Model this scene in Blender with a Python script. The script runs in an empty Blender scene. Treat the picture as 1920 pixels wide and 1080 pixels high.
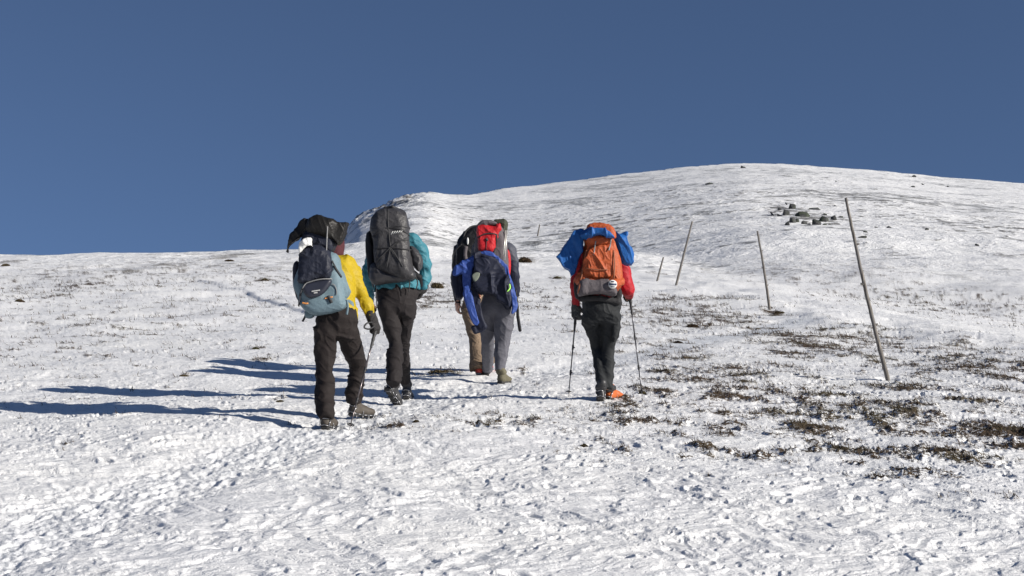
import bpy, math, random
import numpy as np
from mathutils import Vector
R = math.radians
sc = bpy.context.scene
col = sc.collection
rng = np.random.default_rng(7)
random.seed(7)

# ------------------------------------------------------------ camera
F = 2637.0                      # focal length in pixels of the 1920 wide photograph
EYE = 1.7
PITCH = math.atan(185.0 / F)
cd = bpy.data.cameras.new('camera')
cam = bpy.data.objects.new('camera', cd); col.objects.link(cam)
cd.sensor_width = 36; cd.lens = F / 1920 * 36
cd.clip_start = 0.1; cd.clip_end = 12000
cam.location = (0, 0, EYE); cam.rotation_euler = (math.pi / 2 + PITCH, 0, 0)
sc.camera = cam

# ------------------------------------------------------------ sky, sun, exposure
SUN_EL = R(22.5)
SUN_DIR = Vector((math.cos(SUN_EL) * math.cos(R(-24)), math.cos(SUN_EL) * math.sin(R(-24)), math.sin(SUN_EL)))
w = bpy.data.worlds.new('World'); sc.world = w; w.use_nodes = True
wn = w.node_tree.nodes; wl = w.node_tree.links
sky = wn.new('ShaderNodeTexSky'); sky.sky_type = 'NISHITA'; sky.sun_disc = False
sky.sun_elevation = SUN_EL
sky.sun_rotation = math.atan2(SUN_DIR.x, SUN_DIR.y)
sky.altitude = 3000; sky.air_density = 1.0; sky.dust_density = 1.5; sky.ozone_density = 5.0
bg = wn['Background']; bg.inputs[1].default_value = 0.069
tcn = wn.new('ShaderNodeTexCoord'); va = wn.new('ShaderNodeVectorMath'); va.operation = 'ADD'; va.inputs[1].default_value = (0, 0, .24)
vn = wn.new('ShaderNodeVectorMath'); vn.operation = 'NORMALIZE'; hs_ = wn.new('ShaderNodeHueSaturation'); hs_.inputs['Saturation'].default_value = .93
wl.new(tcn.outputs['Generated'], va.inputs[0]); wl.new(va.outputs[0], vn.inputs[0]); wl.new(vn.outputs[0], sky.inputs[0])   # seen from a mountain: the horizon dips
wl.new(sky.outputs[0], hs_.inputs['Color']); wl.new(hs_.outputs[0], bg.inputs[0])
ld = bpy.data.lights.new('sun', 'SUN'); ld.energy = 5.0; ld.angle = R(0.5); ld.color = (1.0, 0.945, 0.865)
sun = bpy.data.objects.new('sun', ld); col.objects.link(sun)
sun.rotation_euler = (-SUN_DIR).to_track_quat('-Z', 'Y').to_euler()
sc.view_settings.view_transform = 'Standard'; sc.view_settings.look = 'None'
sc.view_settings.exposure = 0.46; sc.view_settings.gamma = 1

# ------------------------------------------------------------ noise
def _h(ix, iy, iz=0, s=0):
    n = (ix.astype(np.int64) * 374761393 + iy.astype(np.int64) * 668265263 + np.asarray(iz).astype(np.int64) * 2147483647 + s * 974634777) & 0xffffffff
    n = ((n ^ (n >> 13)) * 1274126177) & 0xffffffff
    n = (n ^ (n >> 16)) & 0xffffffff
    n = (n * 2246822519) & 0xffffffff
    n = n ^ (n >> 15)
    return (n & 0xffffff).astype(np.float64) / 0xffffff
def perlin(x, y, s=0):
    x0 = np.floor(x); y0 = np.floor(y); fx = x - x0; fy = y - y0
    u = fx * fx * fx * (fx * (fx * 6 - 15) + 10); v = fy * fy * fy * (fy * (fy * 6 - 15) + 10)
    def g(ix, iy, dx, dy):
        a = _h(ix, iy, 0, s) * 6.2831853
        return np.cos(a) * dx + np.sin(a) * dy
    n00 = g(x0, y0, fx, fy); n10 = g(x0 + 1, y0, fx - 1, fy)
    n01 = g(x0, y0 + 1, fx, fy - 1); n11 = g(x0 + 1, y0 + 1, fx - 1, fy - 1)
    return 1.5 * ((n00 * (1 - u) + n10 * u) * (1 - v) + (n01 * (1 - u) + n11 * u) * v)
def fbm(x, y, o=3, s=0):
    t = 0; a = 1; 
    for i in range(o):
        t = t + a * perlin(x, y, s + i); x = x * 2.03 + 17; y = y * 2.03 - 9; a *= .5
    return t
def vnoise3(p, s=0):
    x, y, z = p[..., 0], p[..., 1], p[..., 2]
    x0 = np.floor(x); y0 = np.floor(y); z0 = np.floor(z)
    f = [x - x0, y - y0, z - z0]; u = [q * q * q * (q * (q * 6 - 15) + 10) for q in f]
    t = 0
    for i in (0, 1):
        for j in (0, 1):
            for k in (0, 1):
                wgt = (u[0] if i else 1 - u[0]) * (u[1] if j else 1 - u[1]) * (u[2] if k else 1 - u[2])
                t = t + wgt * _h(x0 + i, y0 + j, z0 + k, s)
    return t * 2 - 1
def smooth(t):
    t = np.clip(t, 0, 1); return t * t * (3 - 2 * t)

# ------------------------------------------------------------ picture <-> place
CT, ST = math.cos(PITCH), math.sin(PITCH)
def row_tan(row):
    b = (540 - row) / F
    return (ST + b * CT) / (CT - b * ST)
def at(px, py, Y):
    """the point of the place seen at this spot of the photograph, Y metres ahead"""
    a = (px - 960) / F; b = (540 - py) / F
    s = Y / (CT - b * ST)
    return np.array([a * s, Y, EYE + (ST + b * CT) * s])

# ------------------------------------------------------------ terrain
XE = ([0, 20, 24, 30, 41, 55, 68, 92, 155], [9.5, 9.2, 8.6, 7.6, 7.4, 6.5, 6.0, 4.2, 2.3])
RP = [500, 600, 640, 665, 700, 735, 770, 800, 850, 900, 960, 1050, 1180, 1290, 1390, 1500, 1660, 1800, 1920, 2300, 3000]
RR = [620, 520, 445, 413, 397, 381, 367, 361, 364, 362, 353, 340, 325, 313, 307, 310, 321, 335, 343, 380, 470]
_G = np.arange(300, 3300, 2.0)
def _sm(xp, fp, sig):
    v = np.interp(_G, xp, fp); k = np.exp(-.5 * (np.arange(-4 * sig, 4 * sig + 1, 2) / sig) ** 2); k /= k.sum(); m = len(k) // 2
    return np.convolve(np.pad(v, m, mode='edge'), k, 'valid')
G_R = _sm(RP, RR, 9); G_K = _sm([650, 750, 1000, 1235, 1400, 1920], [9000, 14000, 21000, 17500, 14500, 11300], 90)
G_D = _sm([650, 800, 1000, 1400, 1920], [260, 300, 420, 520, 540], 90)
def base_z(x, y):
    ys = np.maximum(y, 1.0)
    zn = .1 * y + 1.25 * smooth((y - 24) / 70)
    zn = zn + .55 * np.exp(-((x / ys + .095) / .04) ** 2) * smooth((y - 40) / 50)
    far = np.maximum(y - 92, 0); zn = zn - .16 * far * far / (far + 25)
    e = x - np.interp(y, *XE) ; e = e + 0.5 * perlin(y * .12, x * .05, 71) + .45 * perlin(y * .45, x * .5, 72)
    zn = zn + .10 * np.exp(-(e / 2.2) ** 2) * fbm(x * .5, y * .3, 3, 73) * smooth((y - 14) / 10)
    se = np.where(e > 0, e * e / (e + 3), 0)
    zn = zn - .13 * se
    px = 960 + F * x / ys
    Rr = np.interp(px, _G, G_R); K = np.interp(px, _G, G_K)
    Dr = np.interp(px, _G, G_D)
    yc = np.clip(y, 14, None)
    row = Rr + K * (1 / np.minimum(yc, Dr) - 1 / Dr)
    # round the summit line a little
    zh = EYE + np.minimum(yc, Dr) * row_tan(row)
    over = np.maximum(yc - Dr, 0); zh = zh - .25 * over
    zh = np.where(y < 14, -60, zh)
    k = .25; hh = np.clip(.5 + .5 * (zn - zh) / k, 0, 1)
    return zh * (1 - hh) + zn * hh + k * hh * (1 - hh)
def hit(px, py, zf=None):
    zf = zf or base_z
    d = np.exp(np.linspace(math.log(4), math.log(600), 6000))
    a = (px - 960) / F; b = (540 - py) / F; s = d / (CT - b * ST)
    z = EYE + (ST + b * CT) * s
    g = z - zf(a * s, d)
    i = np.argmax(g < 0)
    if g[i] >= 0: i = int(np.argmin(g))
    return np.array([a * s[i], d[i], zf(np.array([a * s[i]]), np.array([d[i]]))[0]])
PATH_PX = [(-350, 1180), (0, 1020), (250, 930), (430, 868), (600, 812), (740, 765), (900, 726), (1050, 690), (1200, 660), (1330, 637), (1430, 617), (1500, 598)]
PATH = np.array([hit(*p)[:2] for p in PATH_PX])
def path_d(x, y):
    best = np.full(np.broadcast(x, y).shape, 1e9)
    for (ax, ay), (bx, by) in zip(PATH[:-1], PATH[1:]):
        dx, dy = bx - ax, by - ay; L = dx * dx + dy * dy
        t = np.clip(((x - ax) * dx + (y - ay) * dy) / L, 0, 1)
        best = np.minimum(best, np.hypot(x - ax - t * dx, y - ay - t * dy))
    return best
PRINTS = []
_pr = random.Random(3)
def _prints():
    for lane, off in ((0, -.16), (1, .12), (2, .34)):
        s = 0.13 * lane; k = 0
        for (ax, ay), (bx, by) in zip(PATH[:-1], PATH[1:]):
            L = math.hypot(bx - ax, by - ay); hx, hy = (bx - ax) / L, (by - ay) / L
            while s < L:
                if 6.5 < ay + hy * s < 21:
                    o_ = off + (.10 if k % 2 else -.10) + _pr.uniform(-.05, .05); a = _pr.uniform(-.2, .2)
                    PRINTS.append((ax + hx * s + hy * o_, ay + hy * s - hx * o_, hx * math.cos(a) - hy * math.sin(a), hy * math.cos(a) + hx * math.sin(a), _pr.uniform(.11, .15)))
                s += _pr.uniform(.34, .5); k += 1
            s -= L
_prints()
HOLLOWS = [(*hit(1665, 713)[:2], .16, .05), (*hit(1443, 579)[:2], .25, .07), (*hit(1268, 534)[:2], .3, .08), (*hit(1066, 745)[:2], .05, .03), (*hit(1204, 744)[:2], .05, .03), (*hit(655, 808)[:2], .05, .03)]
CRACK = np.array([hit(*p)[:2] for p in [(375, 530), (420, 542), (460, 550), (500, 566), (540, 580), (580, 592)]])
# heath showing through: px, py, rx, ry, strength
VEG = [(1500, 640, 75, 20, 1), (1440, 628, 25, 10, .9), (1560, 662, 30, 10, .8), (1480, 662, 60, 12, .7), (1550, 620, 60, 10, .5),
 (1405, 748, 45, 13, 1.1), (1455, 742, 40, 10, 1), (1540, 748, 60, 9, 1), (1590, 765, 45, 13, 1.1), (1625, 780, 35, 10, .9), (1690, 728, 62, 11, 1.1), (1650, 790, 40, 14, 1),
 (1700, 775, 50, 12, .9), (1720, 798, 50, 9, .7), (1352, 806, 38, 11, 1.1), (1390, 798, 40, 10, .8), (1312, 833, 34, 14, .9), (1530, 800, 60, 11, .8), (1545, 838, 50, 9, .9),
 (1480, 836, 35, 7, .8), (1590, 845, 30, 7, .7), (1795, 790, 45, 16, 1.1), (1890, 812, 55, 14, 1.1), (1855, 800, 30, 9, .8), (1800, 858, 40, 12, 1.1), (1840, 872, 30, 8, .8), (1680, 893, 42, 6, 1),
 (1905, 936, 22, 6, .9), (1640, 676, 22, 6, 1), (1715, 690, 30, 7, .8), (1790, 712, 30, 6, .6), (1310, 612, 34, 8, 1), (1340, 600, 16, 6, .8), (1250, 562, 45, 8, .7), (1310, 574, 26, 8, .8),
 (1455, 587, 20, 5, 1.1), (1432, 576, 15, 3, .8), (1272, 641, 22, 5, .9), (1235, 668, 40, 6, .5), (1180, 772, 50, 12, .8), (1125, 790, 60, 9, .6), (1240, 742, 50, 10, .6), (1230, 810, 70, 12, .6),
 (1280, 710, 60, 12, .6), (1200, 735, 20, 8, .8), (1370, 706, 34, 10, .8), (1395, 718, 22, 7, .9), (1240, 700, 34, 8, .6), (1340, 760, 60, 10, .5), (1780, 640, 60, 9, .55), (1880, 660, 60, 10, .55),
 (1840, 700, 90, 14, .5), (1900, 740, 60, 14, .55), (1850, 760, 60, 12, .5), (1740, 650, 60, 9, .6), (1620, 610, 50, 7, .5), (1690, 640, 30, 6, .6),
 (820, 538, 24, 7, 1.1), (835, 562, 30, 5, .7), (985, 489, 20, 6, 1), (1045, 521, 20, 6, 1.1), (1000, 545, 20, 4, .5), (820, 697, 42, 5, .9), (480, 653, 16, 4, 1), (345, 704, 20, 4, 1), (500, 676, 24, 4, .8),
 (10, 497, 18, 4, .9), (37, 564, 20, 5, .9), (105, 558, 20, 5, 1), (95, 523, 26, 7, .6), (180, 537, 34, 4, .8), (310, 500, 34, 7, .9), (430, 487, 26, 6, 1), (460, 520, 20, 4, .5), (497, 525, 16, 4, 1),
 (300, 540, 22, 4, .7), (130, 640, 24, 4, .6), (110, 655, 20, 4, .6), (215, 625, 20, 3, .5), (340, 645, 20, 3, .5), (15, 660, 20, 4, .6), (60, 478, 20, 3, .7), (180, 476, 16, 2, .7), (555, 500, 20, 4, .5),
 (525, 752, 16, 4, 1), (780, 790, 18, 4, .9), (980, 795, 34, 6, .7), (700, 797, 26, 5, .6), (740, 803, 22, 4, .6), (1097, 834, 20, 5, .9), (1060, 808, 30, 5, .5), (640, 740, 20, 4, .4), (980, 690, 16, 6, .6), (1130, 700, 30, 6, .5), (1075, 622, 22, 4, .8),
 (1500, 520, 110, 8, .45), (1600, 530, 60, 6, .4), (1800, 430, 55, 3, .8), (1885, 477, 40, 4, .7), (1560, 470, 60, 4, .45), (1400, 485, 60, 4, .35), (1680, 470, 40, 4, .4), (1230, 508, 20, 2, .8), (1500, 335, 60, 3, .35), (1440, 380, 60, 5, .4), (1360, 385, 60, 5, .35),
 (1800, 380, 90, 6, .35), (1800, 560, 100, 10, .4), (1660, 580, 60, 6, .4), (735, 386, 26, 7, 1.1), (700, 400, 36, 8, .9), (670, 412, 26, 6, .8), (770, 380, 30, 6, .6),
 (1512, 400, 62, 11, .8), (1480, 393, 30, 7, .8),
 # broad, thinly covered ground
 (1500, 760, 330, 60, .50), (1760, 790, 230, 62, .56), (1800, 690, 180, 42, .56), (1380, 700, 190, 50, .47), (1290, 590, 150, 34, .60), (1330, 560, 120, 14, .56), (1160, 785, 120, 28, .50), (1640, 640, 190, 26, .54),
 (1560, 840, 330, 36, .40), (1000, 560, 220, 40, .34), (960, 790, 300, 22, .30), (1240, 660, 160, 36, .36), (250, 600, 420, 80, .28), (300, 510, 400, 26, .46), (820, 560, 90, 22, .50), (120, 540, 200, 26, .42), (560, 520, 200, 26, .38),
 (1100, 420, 300, 40, .30), (1500, 500, 300, 40, .40), (1750, 560, 260, 50, .42), (1500, 370, 400, 26, .34), (1250, 370, 200, 26, .34), (1800, 420, 160, 30, .38), (900, 410, 140, 26, .34), (1660, 545, 200, 22, .30)]
VW = []
for (px, py, rx, ry, st) in VEG:
    c = hit(px, py)
    a = hit(px, py - ry); b = hit(px, py + ry)
    VW.append((c[0], c[1], rx / F * c[1], max(abs(a[1] - b[1]) * .5, ry / F * c[1]), st))
def veg_mask(x, y):
    m = np.zeros(np.broadcast(x, y).shape)
    for (cx, cy, rx, ry, st) in VW:
        sel = (np.abs(x - cx) < 2 * rx) & (np.abs(y - cy) < 2 * ry)
        if not sel.any(): continue
        q = ((x[sel] - cx) / rx) ** 2 + ((y[sel] - cy) / ry) ** 2
        m[sel] = np.maximum(m[sel], st * np.exp(-q * .9))
    f = m > .02; m[f] *= np.clip(.92 + .8 * fbm(x[f] * 1.1 + .4 * y[f], y[f] * 1.5, 3, 210), .25, 1.2)
    return m
def veg_field(x, y, m=None):
    m = veg_mask(x, y) if m is None else m
    v = m.copy(); k = m > .03
    a, b = x[k], y[k]; wx = a + .25 * perlin(a * 1.3, b * 1.3, 220); wy = b + .25 * perlin(a * 1.3, b * 1.3, 221)
    u = wx + .3 * wy
    v[k] = np.where(m[k] > .5, .5 + (m[k] - .5) * .38, m[k]) + .40 * fbm(u * 2.3, wy * 1.5, 4, 225) + .24 * perlin((a + .3 * b) * 9, b * 4.5, 230) + .15 * perlin(a * 21, b * 16, 231)
    return v
def pits(x, y, cell, s, prob, rmin, rmax, squash=1.0):
    gx = np.floor(x / cell); gy = np.floor(y / cell); t = np.zeros_like(x)
    for i in (-1, 0, 1):
        for j in (-1, 0, 1):
            cx = gx + i; cy = gy + j
            ux = (cx + _h(cx, cy, 0, s)) * cell; uy = (cy + _h(cx, cy, 0, s + 1)) * cell
            r = rmin + (rmax - rmin) * _h(cx, cy, 0, s + 2) ** 2; a = _h(cx, cy, 0, s + 3) * 3.14
            el = .55 + .45 * _h(cx, cy, 0, s + 5)
            on = _h(cx, cy, 0, s + 4) < prob
            dx = x - ux; dy = y - uy
            u = dx * np.cos(a) + dy * np.sin(a); v = (-dx * np.sin(a) + dy * np.cos(a)) / el
            q = np.sqrt(u * u + v * v) / r
            # a flat-bottomed hole with a small raised rim
            hole = -(1 - smooth((q - .55) / .5)) + .25 * np.exp(-((q - 1.25) / .22) ** 2)
            t += np.where(on, hole * r, 0)
    return t
def detail(x, y):
    d = np.hypot(x, y); near = 1 - smooth((d - 60) / 60)
    z = np.zeros_like(x)
    z += .07 * fbm(x * .22, y * .22, 2, 3) * smooth((d - 2) / 20)
    n = d < 125
    xs, ys_, dd, nn = x[n], y[n], d[n], near[n]
    pth = smooth(1 - (path_d(xs, ys_) - .25) / .45)
    wx = xs + .3 * perlin(xs * .9, ys_ * .9, 30); wy = ys_ + .3 * perlin(xs * .9, ys_ * .9, 31)
    q = np.zeros_like(xs)
    fd = 1 - .25 * smooth((dd - 9) / 12); ff_ = 1 - smooth((dd - 12) / 16); fm = 1 - .8 * smooth((dd - 30) / 30)
    q += .022 * perlin(wx * .8, wy * .9, 5)
    q += .011 * fd * fm * fbm(wx * 1.5 + wy * .5, wy * 2.2 - wx * .3, 3, 8)
    r1 = 1 - np.abs(perlin((wx + .25 * wy) * 2.6, wy * 1.7, 12)) * 2.6          # wind carved crests
    q += .008 * fd * fm * np.clip(r1, 0, 1) ** 2
    q += .006 * ff_ * fbm(wx * 7, wy * 9, 3, 20)
    patchy = smooth(.5 + .9 * fbm(xs * .35, ys_ * .35, 2, 41))
    lf = 1 - .55 * smooth((dd - 11) / 16)
    q += .008 * lf * smooth(.5 + 6 * fbm(wx * 1.3, wy * 1.9, 3, 130)) + .008 * lf * (.2 + .8 * ff_) * smooth(.5 + 9 * fbm(wx * 3.1, wy * 4.1, 2, 133))   # broken crust
    q += (.62 * pits(wx, wy, .26, 50, .6, .015, .075) * (.3 + .7 * patchy)) * (1 - .8 * pth) * lf * fm
    q += .6 * ff_ * pits(xs, ys_, .11, 60, .36, .010, .036) * (.4 + .6 * patchy)
    q += .045 * smooth((dd - 18) / 18) * fbm(xs * .5, ys_ * .38, 3, 140)
    # trodden path: finer, chopped up
    q = q * (1 - .45 * pth) + pth * (-.03 + .013 * ff_ * fbm(xs * 15, ys_ * 17, 2, 33))
    vm = veg_mask(xs, ys_)
    vf = veg_field(xs, ys_, vm)
    q += np.clip((vf - .46) * 5, 0, 1) * (.006 + .03 * (.3 + .7 * ff_) * np.clip(.4 + fbm(xs * 8, ys_ * 8, 2, 77), 0, 1.3))
    for (cx, cy, hx, hy, ln_) in PRINTS:
        s_ = (np.abs(xs - cx) < .3) & (np.abs(ys_ - cy) < .3)
        if not s_.any(): continue
        u = (xs[s_] - cx) * hx + (ys_[s_] - cy) * hy; v = (xs[s_] - cx) * hy - (ys_[s_] - cy) * hx
        e = np.sqrt((u / ln_) ** 2 + (v / .052) ** 2)
        q[s_] += -.013 * (1 - smooth((e - .7) / .5)) + .004 * np.exp(-((e - 1.45) / .3) ** 2)
    for (cx, cy, rr_, dp) in HOLLOWS:
        s_ = (np.abs(xs - cx) < rr_ * 4) & (np.abs(ys_ - cy) < rr_ * 4)
        if s_.any():
            e = np.hypot(xs[s_] - cx, ys_[s_] - cy) / rr_; q[s_] += -dp * (1 - smooth((e - .3) / .8)) + dp * .5 * np.exp(-((np.hypot(xs[s_] - cx + rr_ * 1.2, ys_[s_] - cy) / rr_ - .2) / .8) ** 2)
    # a drift edge on the left
    cd_ = np.full_like(xs, 1e9); sg = np.zeros_like(xs)
    for (ax, ay), (bx, by) in zip(CRACK[:-1], CRACK[1:]):
        dx, dy = bx - ax, by - ay; L2 = dx * dx + dy * dy
        t = np.clip(((xs - ax) * dx + (ys_ - ay) * dy) / L2, 0, 1)
        e = np.hypot(xs - ax - t * dx, ys_ - ay - t * dy); cr = ((xs - ax) * dy - (ys_ - ay) * dx) / math.sqrt(L2)
        m = e < cd_; cd_ = np.where(m, e, cd_); sg = np.where(m, cr, sg)
    q += .06 * smooth(1 - cd_ / 2.2) * (sg < .05) * smooth((.05 - sg) / .12)
    z[n] += q * nn
    f = d > 24
    xs, ys_, dd = x[f], y[f], d[f]
    a = smooth((dd - 24) / 80)
    q = .6 * fbm(xs * .022, ys_ * .03, 3, 90) * a + .14 * fbm(xs * .1, ys_ * .16, 3, 95) * a
    q += .03 * fbm(xs * .5, ys_ * .9, 2, 98) * a
    # craggy left shoulder of the hill
    pxx = 960 + F * xs / np.maximum(ys_, 1)
    cr = smooth((pxx - 600) / 40) * smooth((820 - pxx) / 80) * smooth((dd - 150) / 80)
    q += 1.1 * cr * (fbm(xs * .07, ys_ * .12, 2, 105) + .5 * (1 - 2 * np.abs(fbm(xs * .22 + ys_ * .1, ys_ * .3, 3, 107))))
    z[f] += q
    return z
def zt(x, y):
    x = np.atleast_1d(np.asarray(x, float)); y = np.atleast_1d(np.asarray(y, float))
    return base_z(x, y) + detail(x, y)
def ground(px, py): return hit(px, py, zt)

# ------------------------------------------------------------ mesh helpers
def new_mesh(name, verts, loops, starts, totals=None, smooth_=True):
    me = bpy.data.meshes.new(name)
    verts = np.asarray(verts, np.float32)
    me.vertices.add(len(verts)); me.vertices.foreach_set('co', verts.ravel())
    me.loops.add(len(loops)); me.loops.foreach_set('vertex_index', np.asarray(loops, np.int32))
    me.polygons.add(len(starts)); me.polygons.foreach_set('loop_start', np.asarray(starts, np.int32))
    if totals is not None:
        try: me.polygons.foreach_set('loop_total', np.asarray(totals, np.int32))
        except Exception: pass
    me.update(calc_edges=True); me.validate()
    if smooth_: me.polygons.foreach_set('use_smooth', np.ones(len(me.polygons), bool))
    return me
def faces_mesh(name, V, Fs, smooth_=True):
    loops = []; starts = []; tot = []
    for f in Fs: starts.append(len(loops)); loops.extend(f); tot.append(len(f))
    return new_mesh(name, V, loops, starts, tot, smooth_)
def tag(o, label=None, cat=None, group=None, kind=None):
    if label: o['label'] = label
    if cat: o['category'] = cat
    if group: o['group'] = group
    if kind: o['kind'] = kind
    return o
def link(name, me, mat, parent=None, origin=None):
    """one mesh object; its vertices come in world coordinates"""
    o = bpy.data.objects.new(name, me); col.objects.link(o)
    if parent is not None:
        org = np.array(parent['_org']); o.parent = parent
        n = len(me.vertices); a = np.empty(n * 3, np.float32); me.vertices.foreach_get('co', a)
        a = a.reshape(-1, 3) - org.astype(np.float32); me.vertices.foreach_set('co', a.ravel()); me.update()
        o['_org'] = [float(v) for v in org]
        o.location = (0, 0, 0)
    elif origin is not None:
        n = len(me.vertices); a = np.empty(n * 3, np.float32); me.vertices.foreach_get('co', a)
        a = a.reshape(-1, 3) - np.asarray(origin, np.float32); me.vertices.foreach_set('co', a.ravel()); me.update()
        o.location = [float(v) for v in origin]; o['_org'] = [float(v) for v in origin]
    me.materials.clear(); me.materials.append(mat)
    return o
def empty(name, org, label, cat, group=None):
    o = bpy.data.objects.new(name, None); col.objects.link(o); o.location = [float(v) for v in org]
    o['_org'] = [float(v) for v in org]; o.empty_display_size = .1
    return tag(o, label, cat, group)

# ------------------------------------------------------------ materials
def mat_new(name):
    m = bpy.data.materials.new(name); m.use_nodes = True
    nt = m.node_tree; b = nt.nodes['Principled BSDF']
    return m, nt, b
def N(nt, t, **kw):
    n = nt.nodes.new(t)
    for k, v in kw.items(): setattr(n, k, v)
    return n
def tex_noise(nt, vec, scale, detail_=3, rough=.55, dist=0):
    n = N(nt, 'ShaderNodeTexNoise'); n.inputs['Scale'].default_value = scale; n.inputs['Detail'].default_value = detail_
    n.inputs['Roughness'].default_value = rough; n.inputs['Distortion'].default_value = dist
    if vec is not None: nt.links.new(vec, n.inputs['Vector'])
    return n.outputs['Fac']
def mth(nt, op, a, b=None, clamp=False):
    n = N(nt, 'ShaderNodeMath', operation=op); n.use_clamp = clamp
    for i, v in enumerate((a, b)):
        if v is None: continue
        if isinstance(v, (int, float)): n.inputs[i].default_value = v
        else: nt.links.new(v, n.inputs[i])
    return n.outputs[0]
def mixc(nt, fac, a, b):
    n = N(nt, 'ShaderNodeMix', data_type='RGBA')
    for s, v in ((n.inputs['Factor'], fac), (n.inputs['A'], a), (n.inputs['B'], b)):
        if isinstance(v, (int, float)): s.default_value = v
        elif isinstance(v, tuple): s.default_value = (*v, 1) if len(v) == 3 else v
        else: nt.links.new(v, s)
    return n.outputs['Result']
def ramp(nt, fac, a, b):
    n = N(nt, 'ShaderNodeMapRange'); n.inputs[1].default_value = a; n.inputs[2].default_value = b
    nt.links.new(fac, n.inputs[0]); return n.outputs[0]
MATS = {}
def fabric(name, c, c2=None, rough=.75, bump=.35, scale=9, weave=.15, spec=.2, sheen=0.0):
    if name in MATS: return MATS[name]
    m, nt, b = mat_new(name)
    geo = N(nt, 'ShaderNodeNewGeometry').outputs['Position']
    n1 = tex_noise(nt, geo, scale, 4, .6, .6)
    n2 = tex_noise(nt, geo, scale * 3.1, 3, .6, 1.2)
    n3 = tex_noise(nt, geo, 240, 1)
    c2 = c2 or tuple(v * .72 for v in c)
    cc = mixc(nt, ramp(nt, n2, .35, .65), c2, c)
    nt.links.new(cc, b.inputs['Base Color'])
    b.inputs['Roughness'].default_value = rough; b.inputs['Specular IOR Level'].default_value = spec
    if sheen: b.inputs['Sheen Weight'].default_value = sheen
    h = mth(nt, 'ADD', mth(nt, 'ADD', mth(nt, 'MULTIPLY', n1, 1.6), mth(nt, 'MULTIPLY', n2, .8)), mth(nt, 'MULTIPLY', n3, weave * .2))
    bp = N(nt, 'ShaderNodeBump'); bp.inputs['Strength'].default_value = bump; bp.inputs['Distance'].default_value = .03
    nt.links.new(h, bp.inputs['Height']); nt.links.new(bp.outputs[0], b.inputs['Normal'])
    MATS[name] = m; return m
def plain(name, c, rough=.4, metal=0.0, var=.25):
    if name in MATS: return MATS[name]
    m, nt, b = mat_new(name)
    geo = N(nt, 'ShaderNodeNewGeometry').outputs['Position']
    n = tex_noise(nt, geo, 30, 3)
    nt.links.new(mixc(nt, n, tuple(v * (1 - var) for v in c), tuple(min(v * (1 + var), 1) for v in c)), b.inputs['Base Color'])
    b.inputs['Roughness'].default_value = rough; b.inputs['Metallic'].default_value = metal
    MATS[name] = m; return m

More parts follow.
